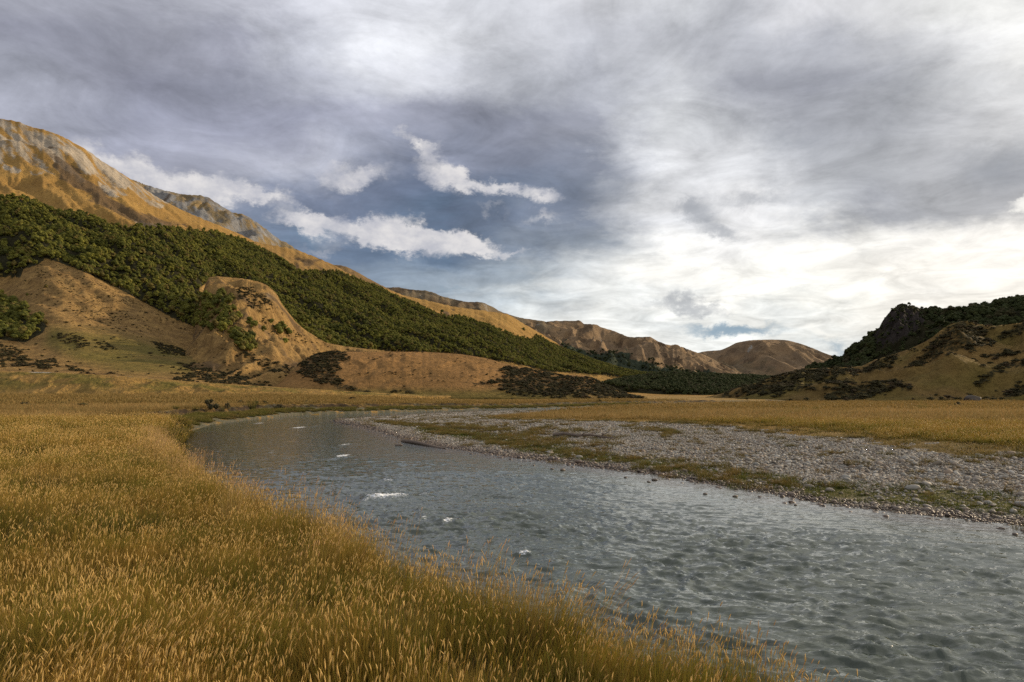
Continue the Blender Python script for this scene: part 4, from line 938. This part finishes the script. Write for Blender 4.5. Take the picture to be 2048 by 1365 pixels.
def annulus(d0, d1, n, seed, a0=-42, a1=42):
    g = np.random.RandomState(seed); rr = np.sqrt(g.uniform(d0*d0, d1*d1, n)); a = np.radians(g.uniform(a0, a1, n))
    return rr*np.sin(a), rr*np.cos(a)
def area_ann(d0, d1, a0=-42, a1=42): return math.radians(a1-a0)/2*(d1*d1-d0*d0)
def meadow(d0, d1, per_m2, seed, side=None, edge=-.15):
    x, y = annulus(d0, d1, int(area_ann(d0, d1)*per_m2), seed)
    dn_ = polydist(x, y, NEAR)*np.where(inpoly(x, y, RIVER), -1, 1)
    k = ~inpoly(x, y, RIVER) & ~ingravel(x, y)
    k &= (polydist(x, y, RIVER, True) > .12)
    isnear = (polydist(x, y, NEAR) < polydist(x, y, BAR))
    if side == 'left': k &= isnear | (y > 60) & (x < 0)
    return x[k], y[k], dn_[k]
def lay(name, sets, label, cat):
    """sets: (x, y, hscale, wscale, meshes)"""
    P_, S_, I_, M_ = [], [], [], []; off = 0; allm = []
    for (x, y, hs, ws, meshes, sd) in sets:
        g = np.random.RandomState(sd); n = len(x)
        P_.append(np.stack([x, y, ground_z(x, y)-.02], 1)); S_.append(np.stack([ws*np.ones(n), ws*np.ones(n), hs*np.ones(n)], 1)); I_.append(g.randint(0, len(meshes), n)+off); off += len(meshes); allm += list(meshes)
    P_ = np.concatenate(P_); S_ = np.concatenate(S_); I_ = np.concatenate(I_); g = np.random.RandomState(3)
    # the wind combs everything to the right; turn the tufts only a little
    lx, ly = fbm(P_[:, 0]/1.1, P_[:, 1]/1.1, 3, 301)*.55, fbm(P_[:, 0]/1.3, P_[:, 1]/1.3, 3, 305)*.55
    rot = np.stack([g.normal(size=len(P_))*.05+lx, g.normal(size=len(P_))*.06+.03+ly, g.normal(size=len(P_))*.9], 1)
    src = [m for m in allm]
    return scatter(name, P_, rot, S_, I_, src, label=label, cat=cat)
def hvar(x, y, lo, hi, sc=1.5, sd=4): return lo+(hi-lo)*np.clip(fbm(x/sc, y/sc, 3, sd)+.5, 0, 1)
sets = []
for (d0, d1, dens_, ms, hs, ws, sd) in ((1.2, 9, 62, T_NEAR, 1.0, 1.0, 1), (9, 18, 34, T_NEAR, 1.0, 1.3, 2), (18, 34, 14, T_MID, 1.05, 1.35, 3), (34, 62, 5.0, T_MID, 1.1, 2.4, 4), (62, 110, 1.7, T_FAR, 1.1, 1.7, 5), (110, 230, .42, T_VFAR, 1.15, 1.8, 6)):
    x, y, q = meadow(d0, d1, dens_, sd)
    # hollows and thin spots
    k = (fbm(x/.8, y/.8, 3, 31) > -.62) | (y > 30) | (y < 9)
    if d0 < 60:
        df_ = polydist(x, y, FAR); dn_ = polydist(x, y, NEAR)
        pass
    df_ = polydist(x, y, FAR); k &= (df_+wob(x, y, 3.0, 9, 21) > 7.9) | (polydist(x, y, NEAR) < df_) | (polydist(x, y, BAR) < df_)
    em = polydist(x, y, MEADOW_EDGE); rt = polydist(x, y, BAR) < polydist(x, y, NEAR); k &= ~rt | (np.random.RandomState(sd+60).rand(len(x)) < .3+.7*sstep(0, 3.5, em))
    x, y = x[k], y[k]; em = np.where(rt[k], .4+.6*sstep(0, 5, em[k]), 1.0)
    sets.append((x, y, em*hs*np.maximum(hvar(x, y, .45, 1.3, 1.1), .8*(y < 7)), ws*hvar(x, y, .85, 1.15, .7, 9), ms, sd))
x, y, q = meadow(4, 32, 13, 20, 'left'); k = (q < 1.3+fbm(x/1.2, y/1.2, 2, 7)*1.6) & (q > -.05) & (fbm(x/.9, y/.9, 3, 8) > -.12); x, y = x[k], y[k]
sets.append((x, y, hvar(x, y, .65, 1.15, .8, 11), 1.0, T_PINK, 21))
x, y, q = meadow(4, 26, 10, 22, 'left'); k = (q < .9) & (fbm(x/.9, y/.9, 3, 18) > .1); x, y = x[k], y[k]
sets.append((x, y, hvar(x, y, .6, 1.0, .8, 12), 1.0, T_TALL, 23))
x, y, q = meadow(1.5, 30, 9, 25, 'left'); k = fbm(x/1.5, y/1.5, 3, 131) > .10; x, y = x[k], y[k]
sets.append((x, y, hvar(x, y, 1.2, 2.4, 1, 14), .8, T_GREEN, 26))
g = np.random.RandomState(66); x = g.normal(-1.95, .42, 260); y = g.normal(3.65, .42, 260)
sets.append((x, y, 1.0, 1.0, T_NEAR, 29))
x, y, q = meadow(1.5, 40, 2.2, 27, 'left'); k = fbm(x/2.4, y/2.4, 3, 141) > .14; x, y = x[k], y[k]
sets.append((x, y, hvar(x, y, .7, 1.25, 1, 15), .75, T_DEAD, 28))
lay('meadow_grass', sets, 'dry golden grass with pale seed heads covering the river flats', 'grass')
# short green turf and dry grass between the stones
gs = []
x, y = annulus(14, 60, 52000, 41); k = ingravel(x, y); x, y = x[k], y[k]
gm = np.zeros_like(x)
for bd in GREENB: gm = np.maximum(gm, np.exp(-(polydist(x, y, bd)/1.6)**2))
k = gm*1.25+fbm(x/1.8, y/1.8, 4, 61)*1.0+fbm(x/.5, y/.5, 2, 62)*.3 > .62; gs.append((x[k], y[k], hvar(x[k], y[k], .5, 1.2, 1, 5), 1.0, T_GREEN, 42))
x, y = annulus(16, 130, 60000, 43); k = ingravel(x, y); x, y = x[k], y[k]
gm = np.zeros_like(x)
for bd, w_ in [(q_, 1.7) for q_ in DRYB]+[(GREENB[0], 1.3)]: gm = np.maximum(gm, np.exp(-(polydist(x, y, bd)/w_)**2))
gm = np.maximum(gm, .85*np.exp(-polydist(x, y, MEADOW_EDGE)/1.3))
k = gm*.85+fbm(x/2.6, y/2.6, 4, 71)*1.2+fbm(x/.5, y/.5, 2, 72)*.9 > .56; x, y = x[k], y[k]
gs.append((x, y, hvar(x, y, .35, .8, 1, 6)*(1-.6*sstep(60, 85, y)), .7+y/70, T_DEAD, 44))
x, y = annulus(15, 95, 30000, 48); k = ingravel(x, y) & (polydist(x, y, BAR) > 2.0) & (fbm(x/1.4, y/1.4, 3, 49)+fbm(x/9, y/9, 2, 50)*.6 > .12); x, y = x[k], y[k]
gs.append((x, y, hvar(x, y, .15, .45, 1, 6), .35+y/130, T_DEAD, 51))
# green and straw coloured growth on the low far shore
x, y = annulus(50, 200, 90000, 45, -40, 12); df_ = polydist(x, y, FAR); k = ~inpoly(x, y, RIVER) & ~ingravel(x, y) & (df_+wob(x, y, 3.0, 9, 21) < 6.2) & (df_ > .8) & (df_ < polydist(x, y, BAR)) & (fbm(x/3, y/3, 3, 81) > -.15); x, y = x[k], y[k]
gs.append((x[::2], y[::2], hvar(x[::2], y[::2], .3, .6, 2, 7), 1.5, T_RUSH, 46)); gs.append((x[1::3], y[1::3], hvar(x[1::3], y[1::3], .5, 1.1, 2, 8), 1.7, T_DEAD, 47))
lay('shore_grass', gs, 'low green and brown grass growing on the shingle and along the far shore', 'grass')

# ------------------------------------------------------------------ stones
def stone_mesh(name, seed, sub=2):
    import bmesh
    g = np.random.RandomState(seed); bm = bmesh.new(); bmesh.ops.create_icosphere(bm, subdivisions=sub, radius=.5)
    v = np.array([q.co[:] for q in bm.verts]); f = np.array([[q.index for q in p.verts] for p in bm.faces]); bm.free()
    n = v/np.linalg.norm(v, axis=1)[:, None]
    # a few flattened facets, then rounded by the river
    for k in range(5):
        u = g.normal(size=3); u /= np.linalg.norm(u); dd = n@u; cut = g.uniform(.62, .85)
        v = v-np.maximum(0, (v@u)-cut*.5)[:, None]*u*.8
    v = v*(1+.14*fbm(n[:, 0]*2+seed, n[:, 1]*2+n[:, 2]*1.7, 3, seed)[:, None])
    v = v*[1, g.uniform(.65, .95), g.uniform(.42, .7)]
    return mesh_from(name, v, f)
m_stone, t, b = new_mat('river_stone', 0.75, 0.3)
a = t.n('ShaderNodeAttribute', attribute_type='INSTANCER'); a.attribute_name = 'tint'; tint = a.outputs['Fac']
a = t.n('ShaderNodeAttribute', attribute_type='INSTANCER'); a.attribute_name = 'wet'; wetn = a.outputs['Fac']
obc = t.n('ShaderNodeTexCoord').outputs['Object']
c = t.ramp(tint, [(0, (.08,.07,.058)), (.12, (.15,.13,.105)), (.3, (.25,.225,.19)), (.45, (.25,.185,.13)), (.6, (.33,.305,.265)), (.75, (.27,.265,.24)), (.9, (.38,.35,.30)), (1, (.52,.50,.45))])
n = t.noise(obc, 4.0, 5, .65); n2 = t.noise(t.vmath('ADD', obc, t.xyz(tint, tint, tint)), 1.6, 3, .6)
c = t.mix(t.rng(n, .35, .7, 0, .5), c, t.mix(1.0, c, (.62,.58,.52), 'MULTIPLY'))
c = t.mix(t.rng(n2, .52, .7, 0, .55), c, (.20,.15,.09))
c = t.mix(t.math('MULTIPLY', wetn, .8), c, t.mix(tint, (.045,.03,.022), (.13,.08,.055)))
t.put(b.inputs['Base Color'], c); t.put(b.inputs['Roughness'], t.math('SUBTRACT', .8, t.math('MULTIPLY', wetn, .3))); bump(t, b, n, .5, .03)
STONES = [stone_mesh('stone', 900+i) for i in range(9)]
SMALL = [stone_mesh('pebble', 950+i, 1) for i in range(7)]
for m in STONES+SMALL: m.materials.append(m_stone)
sx_, sy_, ss_, si_ = [], [], [], []
for (d0, d1, n_, smin, smax, sd, pool) in ((11, 28, 70000, .045, .13, 1, 0), (11, 40, 9000, .12, .24, 2, 1), (28, 48, 52000, .07, .16, 3, 0), (48, 80, 42000, .09, .22, 4, 0), (80, 165, 42000, .12, .24, 5, 0)):
    x, y = annulus(d0, d1, n_*2 if sd != 2 else n_, 700+sd); k = ingravel(x, y) | ((polydist(x, y, BAR) < .45) & (polydist(x, y, BAR) > .0)); x, y = x[k], y[k]
    gm = np.zeros_like(x)
    for bd in GREENB: gm = np.maximum(gm, np.exp(-(polydist(x, y, bd)/1.3)**2))
    gm = np.maximum(gm, .8*np.exp(-polydist(x, y, MEADOW_EDGE)/.8))
    g = np.random.RandomState(800+sd); k = g.rand(len(x)) > gm*.85+np.clip(fbm(x/2, y/2, 3, 61), 0, .3); x, y = x[k], y[k]; n = len(x)
    s = smin+(smax-smin)*g.rand(n)**2.2
    s *= 1+.35*fbm(x/3, y/3, 2, 33)
    sx_.append(x); sy_.append(y); ss_.append(s); si_.append(g.randint(0, 7, n)+(9 if pool == 0 else 0) if pool == 0 else g.randint(0, 9, n))
x = np.concatenate(sx_); y = np.concatenate(sy_); s = np.concatenate(ss_); ix = np.concatenate(si_); g = np.random.RandomState(77); n = len(x)
rot = np.stack([g.normal(size=n)*.25, g.normal(size=n)*.25, g.rand(n)*6.28], 1)
so = scatter('shingle_stones', np.stack([x, y, np.maximum(ground_z(x, y), -.05)+s*.10], 1), rot, np.stack([s*g.uniform(.85, 1.3, n), s, s*g.uniform(.8, 1.1, n)], 1), ix, STONES+SMALL, parent=gravel_bar)
def wetness(x, y): return sstep(2.6, .5, polydist(x, y, BAR)+wob(x, y, 1.2, 1.5, 9))
set_attr(so.data, 'tint', g.rand(n)); set_attr(so.data, 'wet', wetness(x, y))
# the three hundred largest stones one by one
x, y = annulus(13.5, 36, 5200, 801, -30, 40); k = ingravel(x, y) & (polydist(x, y, BAR) > .25) & (polydist(x, y, MEADOW_EDGE) > .5) & (np.abs(x/y) < .74); x, y = x[k][:300], y[k][:300]
g = np.random.RandomState(5)
for i in range(len(x)):
    s = g.uniform(.16, .25)+(.12 if g.rand() < .15 else 0)
    o = link('stone', STONES[g.randint(0, 9)], None, gravel_bar)
    o.location = (x[i], y[i], float(ground_z(x[i], y[i]))+s*.10); o.rotation_euler = (g.normal()*.2, g.normal()*.2, g.rand()*6.28)
    o.scale = (s*g.uniform(1, 1.35), s, s*g.uniform(.8, 1.1)); o['tint'] = float(.1+.72*g.rand()); o['wet'] = float(wetness(x[i:i+1], y[i:i+1])[0])
# single rocks standing in the water
def gpt(px, py):
    dd = np.geomspace(4, 420, 3000); gz_ = np.maximum(ground_z((px-1024)/FPX*dd, dd), 0.0)
    hit = np.nonzero(CAMZ-(py-HY)/FPX*dd <= gz_)[0]; d = dd[hit[0]] if len(hit) else 400.0; z = gz_[hit[0]] if len(hit) else 1.6
    h = float(front_depth(px, py)[0])
    if h < d: return P(px, py, h)
    return (px-1024)/FPX*d, float(d), float(z)
ROCKS = [(797,892,22,'dark rounded rock in the water left of the drift log'),(1104,939,12,'small wet rock left of its larger neighbour off the shingle'),(1126,941,19,'flat reddish rock just off the shingle in midstream light'),(1068,932,9,'small dark rock barely showing above the water'),(1043,932,8,'smallest dark rock barely showing beside the near end of the log'),
 (1251,956,11,'brown rock off the shingle where the water turns bright'),(1297,965,12,'dark pointed rock off the shingle, nearest the bright water'),(1309,961,17,'broad brown rock against the waterline of the shingle'),(1410,989,13,'dark flat rock standing off the waterline'),(1470,994,18,'reddish flat rock at the edge of the shingle'),
 (1591,1011,12,'small dark rock in the shallows below the green strip'),(1640,1012,9,'tiny reddish rock in the shallows'),(2030,1070,17,'dark rock alone in the water at the right'),(2003,1058,16,'brown rock touching the shingle at the right'),(476,950,26,'pale mossy rock in the water against the left bank'),(438,946,22,'pale rock half hidden by grass at the left bank')]
for i, (a_, b_, w_, lb) in enumerate(ROCKS):
    X, Y = pixw(a_, b_); s = .72*w_*Y/FPX; o = link('rock', STONES[i % 9], None, label=lb, cat='rock'); o.location = (X, Y, s*.08); o.scale = (s*1.1, s*.9, s*.75); o.rotation_euler = (.1, 0, .4*i)
    o['tint'] = .35; o['wet'] = .8 if i < 14 else .5
BX, BY, BZ = gpt(1946, 802); bs_ = 33*BY/FPX
o = link('boulder', stone_mesh('boulder', 1234, 4), None, label='large grey boulder standing among dark bushes at the foot of the right slope', cat='boulder', loc=(BX, BY, BZ+bs_*.10)); o.data.materials.append(m_stone); o.scale = (bs_, bs_*.8, bs_*.85); o['tint'] = .02; o['wet'] = 0.55

# drift wood
M_DRIFT, t, b = new_mat('drift_wood', .85, .1)
t.put(b.inputs['Base Color'], t.mix(t.noise(t.n('ShaderNodeTexCoord').outputs['Object'], 6, 4, .7), (.09,.065,.05), (.26,.21,.17)))
def wood(name, pts, r0, r1, twigs, label, cat, seed):
    g = np.random.RandomState(seed); V = []; Fc = []; o = np.array(pts[0], float); P_ = [np.array(p)-o for p in pts]; n = len(P_)-1
    for i in range(n):
        limb(V, Fc, P_[i], P_[i+1]+(P_[i+1]-P_[i])*.03, r0+(r1-r0)*i/n, r0+(r1-r0)*(i+1)/n, 8)
    root = link(name, mesh_from(name, V, Fc), M_DRIFT, label=label, cat=cat, loc=tuple(o))
    for k in range(twigs):
        V = []; Fc = []; f = g.uniform(.15, .95)*n; i = int(f); q = P_[i]+(P_[min(i+1, n)]-P_[i])*(f-i); a = g.uniform(-.6, .6); dd = (P_[-1]-P_[0])/np.linalg.norm(P_[-1]-P_[0])
        e = q+dd*g.uniform(.3, .7)+np.array([0, g.normal()*.5, g.uniform(.1, .4)]); m_ = (q+e)/2+g.normal(size=3)*.06
        limb(V, Fc, q, m_, r1*.9, r1*.6, 5); limb(V, Fc, m_, e, r1*.6, r1*.2, 5); link('branch', mesh_from('branch', V, Fc), M_DRIFT, root)
    return root
def zs(px, py, dz=.06): X, Y, Z = gpt(px, py); return (X, Y, Z+dz)
A_ = pixw(806, 884); B_ = pixw(888, 898)
wood('drift_log', [(A_[0]+(B_[0]-A_[0])*f, A_[1]+(B_[1]-A_[1])*f, .05+.05*math.sin(f*5)) for f in np.linspace(0, 1, 7)], .13, .07, 2, 'long dark drift log lying along the waterline of the shingle', 'log', 3)
wood('dead_branch', [zs(1108, 874, .12), zs(1130, 874, .2), zs(1155, 876, .14), zs(1180, 877, .22), zs(1205, 878, .12), zs(1230, 879, .05)], .13, .04, 7, 'bleached forked dead branch lying on the shingle beyond the grassy strip', 'branch', 4)

# ------------------------------------------------------------------ bushes and tussocks one can pick out
def tussock(px, py, wpx, hpx, label, meshes, cat='tussock', group=None):
    X, Y, Z = gpt(px, py); e = bpy.data.objects.new('tussock', None); COL.objects.link(e); e.location = (X, Y, Z-.03)
    w = wpx*Y/FPX; h = hpx*Y/FPX; e.scale = (w/.85, w/.85, h/.66); k = N_MADE.get('tussock', 0); N_MADE['tussock'] = k+1; e.rotation_euler = (0, 0, k*.8)
    e['label'] = label; e['category'] = cat
    if group: e['group'] = group
    me = meshes[k % len(meshes)]; link('blades', me, None, e); return e
def bush(px, py, wpx, hpx, label, cat='bush', shr=None, v=None):
    X, Y, Z = gpt(px, py); w = wpx*Y/FPX; h = hpx*Y/FPX
    return plant('bush', X, Y, Z-.05, w, h*1.1, label, cat, None, shr or SHRUBS, STEMS, part='foliage', low='stems', v=v)
M_BUSHG = foliage_mat('green_bush_leaves', (0.045,0.048,0.016), (0.085,0.085,0.028), (0.09,0.07,0.03), .3)
SH_G = [m.copy() for m in SHRUBS]
for m in SH_G: m.materials.clear(); m.materials.append(M_BUSHG)
bush(421, 822, 26, 27, 'tallest dark green bush above the left river bank'); tussock(441, 822, 26, 18, 'straw coloured tussock between the two dark bushes on the bank', T_DEAD)
bush(455, 820, 13, 18, 'narrow dark bush right of the straw tussock on the bank', shr=SH_G); bush(481, 809, 15, 10, 'small dark bush standing back from the bank', shr=SHRUBS)
tussock(504, 820, 30, 20, 'rounded green tussock in the row of bushes on the far bank', T_RUSH); bush(512, 809, 12, 9, 'low bush just behind the rounded green tussock', shr=SH_G)
bush(530, 809, 13, 9, 'small brown bush on the flat beyond the bank bushes'); bush(561, 819, 24, 13, 'low dark spreading bush at the right of the bank row'); bush(587, 819, 15, 8, 'little bush at the far right end of the bank row', shr=SH_G)
bush(614, 806, 9, 7, 'small bush on the tawny flat behind the river bend'); bush(630, 808, 8, 6, 'second small bush on the tawny flat behind the river bend')
bush(53, 813, 22, 12, 'grey green bush at the foot of the terrace, leftmost of all'); bush(163, 816, 30, 11, 'low dark bush alone in front of the terrace', shr=SH_G); bush(281, 818, 16, 10, 'small dark bush left of the bank bushes', shr=SHRUBS)
bush(93, 817, 36, 7, 'flat grey bush beside the leftmost bush'); tussock(352, 818, 26, 9, 'low green tussock on the flat left of the bank bushes', T_RUSH); tussock(392, 822, 24, 10, 'green tussock just left of the tallest bank bush', T_RUSH)
bush(703, 801.5, 17, 10, 'round black bush alone on the golden flat beneath the mound'); bush(972, 799.5, 9, 5, 'tiny dark bush on the golden flat beyond the cut bank'); bush(1025, 800.5, 9, 5, 'tiny reddish bush right of the tiny dark one on the far flat'); bush(1200, 804, 8, 6, 'tiny round bush above the green reed edge of the far river')
tussock(366, 879, 30, 26, 'yellow green tussock hanging over the water at the corner of the left bank', T_RUSH)
for i, (a_, b_, w_, h_) in enumerate([(1560,835,22,11),(1575,833,20,13),(1590,832,24,15),(1606,828,20,12),(1632,824,16,12),(1648,822,14,9),(1514,838,26,7)]):
    tussock(a_, b_, w_, h_, ['leftmost of the rush clumps in the golden meadow','second rush clump from the left in the golden meadow','largest of the rush clumps in the golden meadow','rush clump right of the largest in the meadow','rush clump in the tail running off to the right','last rush clump of the row in the meadow','low flat rush clump in front of the row'][i], T_RUSH, 'rushes')
tussock(1845, 823, 24, 17, 'round green tussock standing above the dry meadow on the right', T_RUSH); bush(1916, 813, 18, 13, 'dark bush on a thin stem in the right hand meadow'); tussock(1937, 812, 18, 7, 'low green tussock beside the bush on a thin stem', T_RUSH); bush(1970, 811.5, 6, 7, 'tiny dark bush right of the bush on a thin stem')
for i, (a_, b_, w_, h_, lb) in enumerate([(1826,800,8,6,'small dark bush at the foot of the right slope, left of the row'),(1862,801,16,8,'dark bush second in the row left of the boulder'),(1880,800,16,9,'dark bush third in the row left of the boulder'),(1898,799,24,10,'broad dark bush left of the boulder'),(1918,799,16,7,'dark bush touching the left of the boulder'),
    (1978,799,22,8,'dark bush touching the right of the boulder'),(2002,799,14,6,'dark bush furthest right beyond the boulder'),(1612,802,12,8,'small dark bush below the scrubby slope'),(1495,800,9,6,'tiny dark bush at the left foot of the right slope'),(1580,802,12,5,'low dark bush left of the big thicket')]): bush(a_, b_, w_, h_, lb)
for i, (a_, b_, w_, h_, lb) in enumerate([(1278,855,24,9,'dark brown tussock on the shingle beyond the dead branch'),(1161,848,26,6,'low brown tussock at the meadow edge left of the others'),(1257,860,24,6,'flat brown tussock in front of the dark one on the shingle'),(1390,860,34,12,'broad tawny tussock at the edge of the shingle'),(1412,860,30,11,'tawny tussock right beside the broad one'),(1229,839,22,9,'domed tussock in the meadow behind the shingle'),(1058,861,18,9,'small tawny tussock left of the dead branch')]): tussock(a_, b_, w_, h_, lb, T_DEAD)
tussock(1682, 979, 22, 24, 'upright dark rush tuft among the stones at the green strip', T_RUSH, 'rushes')
